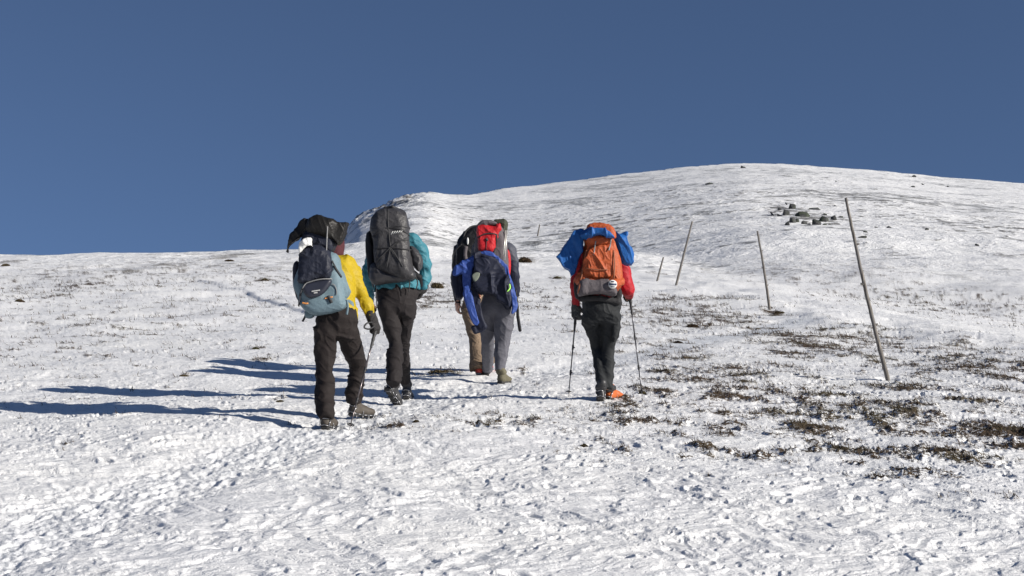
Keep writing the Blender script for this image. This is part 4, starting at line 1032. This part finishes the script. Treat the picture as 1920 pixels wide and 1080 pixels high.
    hh = prim('hanging_sheath', hs, M_BLACK, None, at(971, 585, Y0), .006); tag(hh, 'long black sheath hanging beside the right leg of the hiker in grey joggers', 'sheath')
    # ---- jacket draped over the pack
    dj = empty('draped_jacket', at(915, 500, Yb - .2), 'royal blue and navy jacket draped over the red and grey backpack', 'jacket')
    Yd = Yb - .20
    D = Shape(); D.poly([(884, 482), (900, 476), (922, 480), (940, 492), (951, 515), (958, 545), (960, 568), (952, 578), (944, 572), (930, 565), (925, 552), (900, 548), (889, 535), (884, 510)], Yd + .04, .11, .04, .03)
    prim('back_panel', D, M_NAVY, dj, h=.007, fo=folds(.018, (7, 7, 9), 71, diag=-.3, drape=.9))
    U = Shape(); U.poly([(884, 484), (896, 474), (912, 470), (926, 475), (930, 484), (916, 487), (912, 500), (900, 507), (890, 504)], Yd + .04, .105, .03, .02)
    U.poly([(849, 514), (853, 501), (866, 491), (882, 482), (896, 480), (900, 496), (888, 502), (886, 516), (876, 520), (866, 514), (856, 518)], Yd + .02, .09, .03, .02)
    U.poly([(868, 508), (884, 508), (885, 530), (882, 548), (872, 558), (869, 540)], Yd + .02, .07, .02, .015)
    U.poly([(922, 475), (936, 483), (950, 498), (959, 522), (966, 550), (970, 574), (964, 586), (959, 588), (961, 576), (957, 550), (949, 522), (939, 500), (926, 485)], Yd + .06, .05, .010, .008, .0, True, 'u', .25)
    Nv = Shape(); Nv.poly([(888, 487), (900, 483), (914, 484), (919, 496), (910, 510), (898, 514), (889, 506)], Yd - .06, .06, .03, .02); prim('hood', Nv, M_NAVY, dj, h=.007, fo=folds(.012, (9, 9, 9), 77))
    prim('shoulder_panel', U, M_RBLUE, dj, h=.007, fo=folds(.009, (8, 8, 8), 72))
    W = Shape(); W.poly([(868, 550), (880, 540), (890, 570), (898, 606), (887, 608), (878, 585)], Yd + .02, .05, .02, .02); prim('sleeve', W, M_RBLUE, dj, h=.006, fo=folds(.006, (10, 10, 8), 73))
    W = Shape(); W.poly([(878, 536), (893, 532), (900, 560), (908, 600), (913, 614), (900, 618), (893, 606), (886, 575)], Yd + .05, .05, .025, .02); W.poly([(884, 612), (902, 606), (912, 610), (906, 622), (892, 626), (886, 620)], Yd + .06, .04, .02, .02); prim('sleeve', W, M_NAVY, dj, h=.006, fo=folds(.008, (10, 10, 6), 74))
    W = Shape(); W.poly([(848, 505), (868, 512), (870, 545), (866, 562), (852, 556), (847, 530)], Yd + .14, .09, .04, .02); prim('side_panel', W, M_NAVY, dj, h=.007, fo=folds(.009, (10, 10, 8), 75))
    A = Shape(); A.p = D.p
    strap('trim', A, [(954, 533), (955, 541), (951, 547)], Y0 - .9, .014, M_LIME, dj, off=.012)
    c = Shape(); c.poly([(885, 517), (892, 511), (900, 512), (897, 522), (890, 528)], Yd - .10, .03, .012, .01); prim('pouch', c, plain('grey_green_pouch', (.16, .18, .14), .7), dj, h=.006)
def hiker_tan():
    gl = ground(899, 703); Yl = gl[1]; Y0 = Yl + .15
    J = dict(pelvis=at(891, 575, Y0), waist=at(890, 548, Y0 + .05), chest=at(885, 495, Y0 + .16),
             sh_l=at(862, 470, Y0 + .17), sh_r=at(914, 472, Y0 + .17), el_l=at(855, 530, Y0 + .10), wr_l=at(858, 568, Y0 + .06),
             el_r=at(925, 520, Y0 + .3), wr_r=at(920, 540, Y0 + .5),
             hip_l=at(881, 585, Y0 - .01), kn_l=at(891, 638, Y0 + .03), an_l=at(899, 683, Yl + .03),
             hip_r=at(905, 585, Y0 + .05), kn_r=at(915, 635, Y0 + .35), an_r=at(915, 675, Y0 + .75))
    J = {k: np.array(v) for k, v in J.items()}; hd = at(892, 442, Y0 + .33)
    H = dict(l=dict(fwd=(.0, .15, -1), palm=(.9, .45, 0), side=1, curl=.62, sc_=1.05))
    o, B = add_person(gl, J, hd, 'hiker in tan trousers and red boots with a bare left hand, half hidden', h=.0065, hand_args=H)
    S = legs(J, (at(890, 560, Y0 + .03), .14), (.17, .14, .16), hem=(.112, .09), kn=(.095, .09), th=(.118, .118))
    S.cone(at(896, 668, Yl + .05), at(897, 690, Yl + .05), .10, .115, .03)
    trousers(o, S, M_TAN, J, dict(l=at(899, 692, Yl + .03)), .011, 81)
    T = Shape(); T.cone(at(890, 550, Y0 + .04), at(885, 495, Y0 + .16), .16, .18, .05); T.chain([(J['sh_l'], .095), (J['sh_r'], .095)], .05)
    T.cone(at(890, 468, Y0 + .2), at(892, 450, Y0 + .26), .10, .075, .04)
    T.chain([(J['sh_l'], .086), (J['el_l'], .064), (J['wr_l'], .046)], .03); T.chain([(J['sh_r'], .085), (J['el_r'], .064), (J['wr_r'], .046)], .03)
    link('jacket', T.mesh('jacket', .008, folds(.007, (9, 9, 14), 82)), fabric('black_softshell', (.02, .021, .026), (.014, .014, .018), .6, .5, 9), o)
    boot(o, gl + [-.01, .02, .002], R(8), R(8), (M_REDB, plain('grey_sole_rubber', (.16, .16, .16), .7), M_BOOTK, M_STEEL), crampon=False, high=.12, an=J['an_l'])
    boot(o, np.array([J['an_r'][0], J['an_r'][1] - .05, zt(J['an_r'][0], J['an_r'][1])[0] + .012]), R(5), 0, (M_REDB, M_SOLE, M_BOOTK, M_STEEL), crampon=False, high=.12, an=J['an_r'])
    bp = empty('backpack', at(878, 500, Y0 - .12), 'black backpack with a curved frame on the hiker in tan trousers', 'backpack', 'big backpacks carried by the hikers')
    Yb = Y0 - .12
    S = Shape(); S.poly([(857, 470), (862, 448), (872, 432), (888, 425), (910, 428), (918, 450), (918, 500), (910, 530), (870, 528), (856, 505)], Yb, .17, .09, .02, .1)
    prim('main_bag', S, M_BLACK, bp, h=.008, fo=folds(.010, (8, 8, 8), 83))
    tube('frame_hoop', spline([at(868, 455, Yb - .14), at(872, 436, Yb - .12), (at(884, 425, Yb - .1)), at(897, 423, Yb - .08)], 6), .012, M_STRAPK, bp, seg=8)
    tube('hose', spline([at(866, 458, Yb - .16), at(855, 468, Yb - .14), at(849, 480, Yb - .12), at(851, 495, Yb - .12)], 6), .010, M_STRAPK, bp, seg=8)
    w_ = Shape(); w_.ell(at(877, 452, Yb - .17), (.014, .012, .05), .01); prim('tag', w_, M_WHITE, bp, h=.005)
    A = Shape(); A.p = S.p
    strap('strap', A, [(874, 462), (872, 480), (878, 496)], Y0 - .9, .05, M_PGREY, bp)
hiker_tan()
hiker_grey()

# ============================================================ hiker with the orange pack
def hiker_orange():
    gl = ground(1128, 753); Yl = gl[1]; Y0 = Yl + .12
    gr = ground(1138, 750)
    J = dict(pelvis=at(1128, 582, Y0), waist=at(1127, 562, Y0 + .04), chest=at(1127, 500, Y0 + .16),
             sh_l=at(1096, 477, Y0 + .17), sh_r=at(1157, 479, Y0 + .17), el_l=at(1078, 535, Y0 + .17), wr_l=at(1080, 573, Y0 + .26),
             el_r=at(1177, 543, Y0 + .12), wr_r=at(1181, 552, Y0 + .36),
             hip_l=at(1108, 597, Y0 + .04), kn_l=at(1120, 652, Y0 + .20), an_l=at(1129, 727, Yl + .04),
             hip_r=at(1145, 597, Y0 + .02), kn_r=at(1141, 655, Y0 + .10), an_r=at(1138, 725, Yl + .10))
    J = {k: np.array(v) for k, v in J.items()}; hd = at(1125, 452, Y0 + .34)
    gpl = at(1080, 586, Y0 + .27); gpr = at(1181, 556, Y0 + .46)
    H = dict(l=dict(fwd=at(1080, 592, Y0 + .27) - J['wr_l'], palm=(.4, .9, 0), side=1, curl=1.0), r=dict(fwd=(.0, 1, -.2), palm=(-1, 0, -.2), side=1, curl=1.0))
    o, B = add_person(gl, J, hd, 'hiker in a red jacket and dark cargo trousers between two trekking poles', cap=fabric('dark_beanie', (.03, .03, .035)), hand_args=H)
    S = legs(J, (at(1128, 570, Y0 + .03), .155), (.215, .155, .15), hem=(.058, .064), kn=(.074, .082), th=(.102, .112))
    S.cone(at(1112, 565, Y0), at(1145, 565, Y0), .13, .13, .04)
    trousers(o, S, M_SKIP, J, dict(l=at(1128, 733, Yl + .04), r=at(1138, 731, Yl + .10)), .011, 91)
    cp = Shape(); cp.poly([(1149, 602), (1160, 604), (1160, 622), (1153, 640), (1146, 634), (1147, 615)], Y0 + .0, .09, .03, .02); prim('cargo_pocket', cp, M_SKIP, [c for c in o.children if c.name.startswith('trousers')][0], h=.006, fo=folds(.006, (12, 12, 12), 92))
    T = Shape(); T.cone(at(1127, 562, Y0 + .03), at(1127, 500, Y0 + .16), .18, .195, .05); T.chain([(J['sh_l'], .10), (J['sh_r'], .10)], .05)
    T.cone(at(1127, 475, Y0 + .2), at(1126, 460, Y0 + .26), .10, .08, .04)
    T.chain([(J['sh_l'], .09), (J['el_l'], .064), (J['wr_l'], .047)], .03)
    T.chain([(J['sh_r'], .09), (at(1168, 510, Y0 + .14), .076), (J['el_r'], .07), (J['wr_r'], .052)], .03)
    z1 = at(1127, 566, Y0)[2]; xc = J['pelvis'][0]
    link('jacket', T.mesh('jacket', .008, folds(.008, (9, 9, 14), 93), lambda FF, X, Y, Z: np.maximum(FF, np.where(np.abs(X - xc) < .21, z1 - Z, -1))), M_RED, o)
    G_ = Shape(); hand(G_, J['wr_l'], H['l']['fwd'] if 'fwd' in H['l'] else (0, 0, -1), (.4, .9, 0), 1, 1.2, 1.0, thick=1.25)
    prim('glove', G_, fabric('grey_green_glove', (.09, .095, .09), (.02, .02, .022), .7, .4, 20), o, h=.006)
    G_ = Shape(); hand(G_, J['wr_r'], (.0, 1, -.2), (-1, 0, -.2), 1, 1.15, 1.0, thick=1.2); prim('glove', G_, M_GLOVE, o, h=.0065)
    bm = (M_ORB, M_SOLE, M_BOOTK, M_STEEL)
    boot(o, gr + [.005, .03, .002], R(38), R(2), bm, high=.13, an=J['an_r'])
    boot(o, gl + [-.01, .0, .02], R(4), R(10), (M_BOOTK, M_SOLE, M_BOOTK, M_STEEL), high=.14, an=J['an_l'])
    sleeve_poles('trekking_pole', gpl, ground(1066, 745) + [0, 0, .01], 'trekking pole in the left hand of the hiker with the orange pack', 'trekking poles')
    sleeve_poles('trekking_pole', gpr, ground(1204, 744) + [0, 0, .01], 'trekking pole in the right hand of the hiker with the orange pack', 'trekking poles')
    # ---- backpack
    bp = empty('backpack', at(1122, 555, Y0 - .12), 'orange backpack with a grey bottom on the hiker in red', 'backpack', 'big backpacks carried by the hikers')
    Yb = Y0 - .11
    S = Shape(); S.poly([(1098, 436), (1104, 424), (1125, 422), (1145, 427), (1151, 440), (1154, 465), (1162, 495), (1166, 520), (1163, 538), (1150, 550), (1110, 548), (1080, 535), (1078, 518), (1092, 498), (1098, 465)], Yb, .19, .09, .02, .12)
    prim('main_bag', S, M_ORANGE, bp, h=.0075, fo=folds(.011, (8, 8, 7), 101))
    S2 = Shape(); S2.poly([(1099, 470), (1112, 458), (1130, 456), (1146, 466), (1154, 490), (1155, 515), (1140, 524), (1105, 522), (1094, 512), (1096, 490)], Yb - .13, .11, .06, .03, .12)
    prim('front_pocket', S2, M_ORANGE, bp, h=.007, fo=folds(.014, (10, 10, 5), 102))
    S3 = Shape(); S3.poly([(1085, 532), (1094, 524), (1115, 526), (1138, 525), (1150, 536), (1156, 546), (1152, 556), (1130, 552), (1105, 553), (1087, 556), (1082, 545)], Yb - .12, .20, .05, .03, .05)
    prim('bottom_panel', S3, M_PGREY, bp, h=.0075, fo=folds(.005, (8, 8, 12), 103))
    lid = Shape(); lid.poly([(1099, 444), (1112, 442), (1138, 443), (1150, 448), (1147, 458), (1128, 463), (1104, 462), (1098, 454)], Yb - .10, .12, .05, .03); prim('lid', lid, M_ORANGE, bp, h=.007, fo=folds(.010, (9, 9, 13), 104))
    hb = Shape(); hb.chain([(at(1090, 560, Yb + .0), .035), (at(1125, 559, Yb - .06), .03), (at(1158, 566, Yb), .035), (at(1160, 570, Yb + .2), .03)], .02); hb.poly([(1076, 530), (1084, 520), (1088, 535), (1086, 560), (1078, 556)], Yb + .04, .07, .035, .02); hb.poly([(1155, 545), (1164, 543), (1166, 556), (1160, 563), (1153, 558)], Yb + .04, .06, .03, .02)
    prim('hip_belt', hb, fabric('black_belt', (.03, .03, .032)), bp, h=.007)
    A = Shape(); A.p = S.p + S2.p + S3.p + lid.p
    for pts, wd in (([(1100, 470), (1094, 500), (1088, 530), (1084, 550)], .02), ([(1146, 447), (1143, 462), (1141, 470)], .012), ([(1117, 452), (1115, 465), (1113, 478)], .012), ([(1150, 470), (1152, 500), (1150, 525)], .016), ([(1098, 503), (1120, 506), (1140, 506)], .010)):
        strap('strap', A, pts, Y0 - .9, wd, plain('rust_webbing', (.22, .07, .03), .7) if wd != .012 else M_STRAPG, bp)
    # round print badge and rolled bag at the side
    rl = Shape(); rl.cone(at(1151, 532, Yb - .26), at(1163, 528, Yb - .12), .055, .052, .02); r_ = prim('stuff_sack', rl, M_ORANGE, None, at(1157, 530, Yb - .06), .007, folds(.005, (10, 10, 10), 105)); tag(r_, 'small orange stuff sack with a round end strapped at the side of the orange backpack', 'stuff sack')
    c = at(1149, 533, Yb - .335); n = 28; V = [c + np.array([.046 * math.cos(a), -.012 * 0 + .012 * (math.cos(a)), .046 * math.sin(a)]) for a in np.linspace(0, 2 * math.pi, n, endpoint=False)]
    V2 = [v + np.array([.0, .03, 0]) for v in V]; Fs = [tuple(range(n))[::-1], tuple(range(n, 2 * n))] + [(i, (i + 1) % n, n + (i + 1) % n, n + i) for i in range(n)]
    bd = link('round_badge', faces_mesh('round_badge', V + V2, Fs, False), M_WHITE, r_)
    V = []; Fs = []
    for z_, hw, hh in ((.0, .040, .010), (.026, .012, .005), (-.026, .02, .004), (.03, -.018, .004)):
        for (a, b) in ((-abs(hw), abs(hw)),):
            k = len(V); V += [c + np.array([a, -.004 + .26 * a, z_ - hh]), c + np.array([b, -.004 + .26 * b, z_ - hh]), c + np.array([b, -.004 + .26 * b, z_ + hh]), c + np.array([a, -.004 + .26 * a, z_ + hh])]
            V += [v + np.array([0, .003, 0]) for v in V[k:k + 4]]; Fs += [(k, k + 1, k + 2, k + 3), (k + 7, k + 6, k + 5, k + 4), (k, k + 4, k + 5, k + 1), (k + 1, k + 5, k + 6, k + 2), (k + 2, k + 6, k + 7, k + 3), (k + 3, k + 7, k + 4, k)]
    link('badge_print', faces_mesh('badge_print', V, Fs, False), plain('navy_print', (.02, .035, .08), .5), bd)
    # ---- blue sheet tied across the top, with two bulging ends
    D = Shape()
    D.poly([(1090, 440), (1100, 431), (1112, 427), (1124, 427), (1138, 433), (1152, 443), (1150, 449), (1134, 444), (1118, 443), (1098, 447)], Yb - .20, .11, .03, .02)
    D.poly([(1076, 434), (1090, 431), (1095, 436), (1094, 450), (1092, 468), (1088, 484), (1083, 500), (1078, 514), (1070, 519), (1067, 509), (1054, 502), (1049, 492), (1043, 482), (1052, 470), (1064, 452)], Yb - .02, .10, .018, .02, .1, False)
    D.poly([(1148, 442), (1158, 438), (1170, 442), (1178, 455), (1187, 468), (1190, 484), (1186, 497), (1177, 500), (1164, 494), (1156, 478), (1151, 460)], Yb - .02, .13, .09, .03)
    D.poly([(1158, 441), (1168, 436), (1177, 434), (1176, 441), (1172, 449), (1160, 447)], Yb - .04, .03, .012, .012, curve=False)
    tp = Shape(); tp.poly([(1098, 432), (1104, 421), (1126, 419), (1146, 425), (1153, 438), (1150, 450), (1124, 446), (1100, 446)], Yb - .02, .16, .05, .02, .1); prim('top_flap', tp, M_ORANGE, bp, h=.006, fo=folds(.006, (12, 12, 12), 111))
    d_ = prim('blue_sheet', D, M_BLUE, None, at(1122, 440, Yb), .007, folds(.013, (7, 7, 8), 107, diag=1.0, drape=.8)); tag(d_, 'bright blue sheet tied across the top of the orange backpack, both ends bulging', 'sheet')
hiker_orange()

# ============================================================ marker stakes
def wood_material():
    m, nt, b = mat_new('weathered_wood')
    tc = N(nt, 'ShaderNodeTexCoord').outputs['Object']
    mp = N(nt, 'ShaderNodeMapping'); mp.inputs['Scale'].default_value = (60, 60, 2.5); nt.links.new(tc, mp.inputs[0])
    n1 = tex_noise(nt, mp.outputs[0], 1, 5, .7); n2 = tex_noise(nt, tc, 3, 3)
    c = mixc(nt, ramp(nt, n1, .38, .62), (.06, .052, .045), (.23, .21, .185)); c = mixc(nt, ramp(nt, n2, .45, .6), c, (.15, .14, .13)); nt.links.new(c, b.inputs['Base Color'])
    b.inputs['Roughness'].default_value = .85
    bp = N(nt, 'ShaderNodeBump'); bp.inputs['Strength'].default_value = .6; bp.inputs['Distance'].default_value = .004; nt.links.new(n1, bp.inputs['Height']); nt.links.new(bp.outputs[0], b.inputs['Normal'])
    return m
WOOD = wood_material()
def stake(base_px, top_px, r0, r1, label, knots=True, bend=.0, dY=0.0, seed=0):
    g = ground(*base_px); top = at(top_px[0], top_px[1], g[1] + dY); rr = np.random.default_rng(seed)
    P = []; R_ = []
    n = 26; d = top - g; sidev = np.array([1, 0, 0.])
    for i in range(-2, n + 1):
        t = i / n; P.append(g + d * t + sidev * (bend * math.sin(math.pi * max(t, 0)) + (rr.random() - .5) * .006 * (0 if i in (0, n) else 1))); R_.append((r0 + (r1 - r0) * max(t, 0)) * (1 + (rr.random() - .5) * .08))
    V, Fs = tube_vf(P, R_, 10)
    o = link('marker_stake', faces_mesh('marker_stake', V, Fs), WOOD, None, g); tag(o, label, 'marker stake', 'wooden marker stakes along the trail')
    if knots:
        for i, t in enumerate((.3, .52, .74)):
            c = g + d * t + sidev * bend * math.sin(math.pi * t); s_ = 1 if i % 2 == 0 else -1
            v, f = tube_vf([c, c + np.array([s_ * (r0 + .02), -.012, .012])], [.016, .011], 8); link('branch_stub', faces_mesh('branch_stub', v, f), WOOD, o)
    return o
stake((1665, 713), (1586, 371), .029, .017, 'tallest weathered wooden stake, leaning left, on the near snow at the right', bend=-.02, dY=.1, seed=1)
stake((1443, 579), (1420, 433), .036, .024, 'thin grey stake leaning slightly left on the crest beside a mossy tuft', True, .015, seed=2)
stake((1268, 534), (1298, 415), .045, .032, 'wooden stake leaning right, on the crest just beyond the orange pack', True, .0, seed=3)
stake((1232, 527), (1244, 482), .040, .030, 'short stake leaning right, just left of the stake that leans right behind the crest', False, 0, seed=4)
stake((1008, 443), (1012, 421), .075, .06, 'tiny far stake on the slope above the two hikers walking close together', False, 0, seed=5)

# ============================================================ boulders
def rock_material(name, c1, c2, moss):
    m, nt, b = mat_new(name)
    pos = N(nt, 'ShaderNodeNewGeometry'); p = pos.outputs['Position']
    n1 = tex_noise(nt, p, 1.4, 5, .65); n2 = tex_noise(nt, p, 6, 4, .7)
    c = mixc(nt, ramp(nt, n2, .4, .62), c1, c2); c = mixc(nt, ramp(nt, n1, .48, .58), c, moss)
    sx = N(nt, 'ShaderNodeSeparateXYZ'); nt.links.new(pos.outputs['Normal'], sx.inputs[0])
    snowf = ramp(nt, mth(nt, 'ADD', sx.outputs[2], mth(nt, 'MULTIPLY', n2, .35)), 1.12, 1.2)   # snow lying on flat tops
    c = mixc(nt, snowf, c, (.8, .8, .8)); nt.links.new(c, b.inputs['Base Color']); b.inputs['Roughness'].default_value = .9
    bp = N(nt, 'ShaderNodeBump'); bp.inputs['Strength'].default_value = .6; bp.inputs['Distance'].default_value = .15; nt.links.new(n2, bp.inputs['Height']); nt.links.new(bp.outputs[0], b.inputs['Normal'])
    return m
ROCK = rock_material('lichen_rock', (.028, .029, .031), (.065, .067, .065), (.04, .05, .03))
ROCK2 = rock_material('grey_rock', (.028, .03, .034), (.075, .078, .085), (.045, .048, .04))
import bmesh
def boulder(px, py, w_, h_, label, group, seed, mat=None, name='boulder', flat=.8):
    g = hit(px, py + h_ * .5); g[2] = zt(g[0], g[1])[0]; m = g[1] / F
    rx, rz = w_ * m * .5, h_ * m * .62; ry = rx * flat
    rr = np.random.default_rng(seed); D = rr.normal(size=(22, 3)); D /= (np.abs(D) ** 3.2).sum(1, keepdims=True) ** (1 / 3.2)
    D *= (.8 + .35 * rr.random((22, 1))); a = rr.random() * 3; c_, s_ = math.cos(a), math.sin(a); D = D @ np.array([[c_, 0, s_ * .35], [0, 1, 0], [-s_ * .35, 0, c_ if abs(c_) > .6 else .6]])
    D = D * np.array([rx, ry, rz]) * 1.6 + np.array([g[0], g[1] + ry * .4, g[2] + rz * .3])
    bm = bmesh.new()
    for p in D: bm.verts.new(p)
    r_ = bmesh.ops.convex_hull(bm, input=bm.verts[:]); bmesh.ops.delete(bm, geom=list({v for v in r_['geom_interior'] + r_['geom_unused'] if isinstance(v, bmesh.types.BMVert)}), context='VERTS')
    bmesh.ops.bevel(bm, geom=bm.edges[:], offset=min(rx, rz) * .06, segments=1, affect='EDGES')
    bm.verts.index_update(); V = np.array([v.co[:] for v in bm.verts]); Fs = [tuple(v.index for v in f.verts) for f in bm.faces]; bm.free()
    o = link(name, faces_mesh(name, V, Fs, False), mat or ROCK, None, g)
    tag(o, label, 'boulder' if name == 'boulder' else 'stone', group)
    return o
OUT = [(1486, 386, 9, 9, 'square upright boulder at the top of the rocky outcrop'), (1475, 384, 8, 5, 'small dark slab just left of the top boulder of the outcrop'), (1462, 389, 5, 5, 'small stone between snow patches in the upper left of the outcrop'),
 (1474, 393, 9, 9, 'dark jagged boulder left of centre in the outcrop'), (1449, 394, 13, 8, 'shaded bluish boulder at the far left end of the outcrop'), (1462, 398, 13, 4, 'low dark slab at the lower left of the outcrop'),
 (1504, 398, 24, 12, 'widest dark flat boulder in the middle of the outcrop'), (1526, 390, 17, 5, 'long thin slab edging the snow patch in the outcrop'), (1476, 410, 8, 10, 'lowest left pale topped boulder of the outcrop'),
 (1487, 405, 9, 11, 'tall mossy boulder under the widest one of the outcrop'), (1495, 406, 7, 7, 'small boulder right beside the tall mossy one'), (1508, 409, 8, 6, 'small boulder below the middle of the outcrop'), (1516, 412, 7, 3, 'flat stone at the foot of the outcrop'),
 (1531, 409, 14, 10, 'bright green lichen boulder at the lower right of the outcrop'), (1546, 404, 15, 11, 'broad mossy boulder right of the bright green one'), (1547, 396, 11, 5, 'curved slab on top of the right part of the outcrop'),
 (1564, 404, 12, 10, 'two faced boulder standing apart at the right end of the outcrop'), (1577, 404, 6, 3, 'little flat stone beyond the right end of the outcrop'), (1546, 416, 8, 6, 'small round stone below the right part of the outcrop'), (1556, 411, 4, 3, 'pebble sized stone in the snow under the broad mossy boulder')]
for i, (px, py, w_, h_, lb) in enumerate(OUT): boulder(px, py, w_, h_, lb, 'boulders of the rocky outcrop on the hillside', 200 + i, ROCK2 if i in (1, 2, 4, 5, 7) else ROCK)
STN = [(1645, 421, 11, 4, 'dark stone on the snow right of the tallest stake, upper of a pair'), (1667, 428, 7, 5, 'small stone just lower right of the stone by the tallest stake'), (1617, 452, 10, 4, 'dark stone close to the upper part of the tallest stake'), (1623, 445, 6, 3, 'little stone above the one close to the tallest stake'),
 (1738, 433, 7, 5, 'lone stone in front of the dark streak on the right slope'), (1833, 462, 17, 4, 'long flat slab alone on the snow at the right'), (1393, 313, 12, 6, 'dark rock on the summit line above the hill'), (1565, 384, 5, 4, 'small stone uphill of the right end of the outcrop'),
 (1714, 329, 5, 4, 'small stone just under the skyline at the right'), (1731, 346, 9, 4, 'upper right stone of a few below the skyline'), (1712, 348, 8, 3, 'stone left of the upper right one below the skyline'), (1778, 349, 8, 3, 'flat stone farthest right below the skyline'), (1570, 341, 9, 3, 'flat stone below the middle of the summit line'), (1330, 343, 10, 3, 'flat stone on the slope left of the summit rock')]
for i, (px, py, w_, h_, lb) in enumerate(STN): boulder(px, py, w_, h_, lb, 'stones scattered on the far slope', 240 + i, ROCK2, 'stone', .6)
CRG = [(742, 385, 16, 7, 'dark crag on the left skyline above the grey backpack'), (722, 393, 12, 5, 'small crag below the dark one on the left skyline'), (757, 378, 12, 4, 'low crag just left of the snowy peak'), (700, 402, 14, 5, 'lowest crag on the left skyline beside the hiker in teal')]
for i, (px, py, w_, h_, lb) in enumerate(CRG): boulder(px, py, w_, h_, lb, 'crags on the left skyline', 260 + i, ROCK2)

# ============================================================ heath: countless twigs through the snow
def twig_material(name, a, b_, c_):
    m, nt, b = mat_new(name); p = N(nt, 'ShaderNodeNewGeometry').outputs['Position']
    n1 = tex_noise(nt, p, 55, 2); n2 = tex_noise(nt, p, 1.8, 3)
    c = mixc(nt, ramp(nt, n1, .35, .65), a, b_); c = mixc(nt, ramp(nt, n2, .5, .62), c, c_); nt.links.new(c, b.inputs['Base Color']); b.inputs['Roughness'].default_value = .9; b.inputs['Specular IOR Level'].default_value = .2
    return m
TWIG = twig_material('heath_twigs', (.018, .012, .008), (.10, .066, .038), (.065, .054, .027))
GRASS = twig_material('dry_grass', (.035, .028, .016), (.15, .115, .062), (.085, .08, .035))
def blades(x, y, z, L, wd, spread, rr, lean=(0, 0)):
    n = len(x); a = rr.random(n) * 6.283; t = spread * rr.random(n)
    dx = np.cos(a) * t + lean[0]; dy = np.sin(a) * t + lean[1]; dz = np.sqrt(np.maximum(1 - t * t, .1))
    b = rr.random(n) * 3.14; wx, wy = np.cos(b) * wd, np.sin(b) * wd
    base = np.stack([x, y, z - .008], 1)
    m_ = base + np.stack([dx * L * .5, dy * L * .5, dz * L * .62], 1)
    top = base + np.stack([dx * L * 1.1, dy * L * 1.1, dz * L], 1); W = np.stack([wx, wy, np.zeros(n)], 1)
    V = np.stack([base - W, base + W, m_ + W * .9, top, m_ - W * .9], 1).reshape(-1, 3)
    return V
def blade_mesh(name, V):
    n = len(V) // 5; return new_mesh(name, V, np.arange(n * 5), np.arange(n) * 5, np.full(n, 5), False)
def heath():
    rr = np.random.default_rng(5); m = 260000
    y = 1 / (1 / 50 + rr.random(m) * (1 / 9.0 - 1 / 50)); x = (-150 + rr.random(m) * 2250 - 960) / F * y
    v = veg_field(x, y); k = (v + .12 * rr.normal(size=m) > .52); x, y = x[k], y[k]
    z = zt(x, y); n = len(x); sc2 = (y / 17) ** .7
    L = (.022 + .05 * rr.random(n) ** 2) * sc2
    V = blades(x, y, z, L, (.002 + .003 * rr.random(n)) * sc2, .92, rr, (-.3, .05))
    o = link('heath', blade_mesh('heath', V), TWIG, None, (0, 20, 2)); tag(o, 'patches of brown heath twigs showing through the thin snow', 'heath', kind='stuff')
heath()
TUFTS = [(820, 540, 22, 14, 'bushy dry grass tuft right behind the hiker in teal'), (985, 492, 24, 14, 'rounded brown tuft at the crest right of the two close hikers'), (480, 655, 14, 7, 'small olive tuft on the snow left of the hiker in yellow'),
 (345, 706, 18, 6, 'flat tuft at the tips of the two middle shadows'), (37, 566, 18, 7, 'dark tuft at the left edge of the photo, below a smaller one'), (10, 499, 16, 6, 'tuft at the very left edge under the skyline'), (497, 527, 14, 6, 'small tuft left of the blue grey backpack'),
 (430, 490, 18, 5, 'dark twiggy tuft near the skyline left of the black sheet'), (820, 698, 34, 6, 'flat grassy tuft between the hiker in teal and the hiker in tan trousers'), (525, 754, 16, 5, 'small tuft between the two long shadows'), (1272, 643, 18, 7, 'mossy cushion right of the orange pack hiker'),
 (1205, 738, 12, 9, 'tuft at the tip of the right trekking pole'), (1462, 588, 18, 6, 'olive cushion at the foot of the thin grey stake'), (1300, 613, 24, 7, 'yellowish cushion on the crest below the stake that leans right'), (1045, 522, 16, 6, 'dark tuft right of the rounded brown tuft on the crest'), (780, 792, 14, 6, 'small tuft in front of the crampons of the hiker in teal'), (1097, 837, 18, 7, 'tuft alone on the foreground snow below the hiker in red')]
for i, (px, py, w_, h_, lb) in enumerate(TUFTS):
    rr = np.random.default_rng(400 + i); g = ground(px, py); m = g[1] / F; r = w_ * m * .5; hh = h_ * m * .75
    n = 700; a = rr.random(n) * 6.283; q = np.sqrt(rr.random(n)); x = g[0] + r * q * np.cos(a); y = g[1] + r * .8 * q * np.sin(a) + r * .3
    z = zt(x, y) + hh * .35 * np.clip(1 - q * q, 0, 1)
    V = blades(x, y, z, hh * (.35 + .5 * rr.random(n)) * (1 - .5 * q * q), .004 + .0003 * g[1], .8, rr, (-.3, 0))
    o = link('grass_tuft', blade_mesh('grass_tuft', V), GRASS if i % 3 != 1 else TWIG, None, g); tag(o, lb, 'tuft', 'grass tufts poking through the snow')
for o_ in bpy.data.objects:
    if '_org' in o_: del o_['_org']
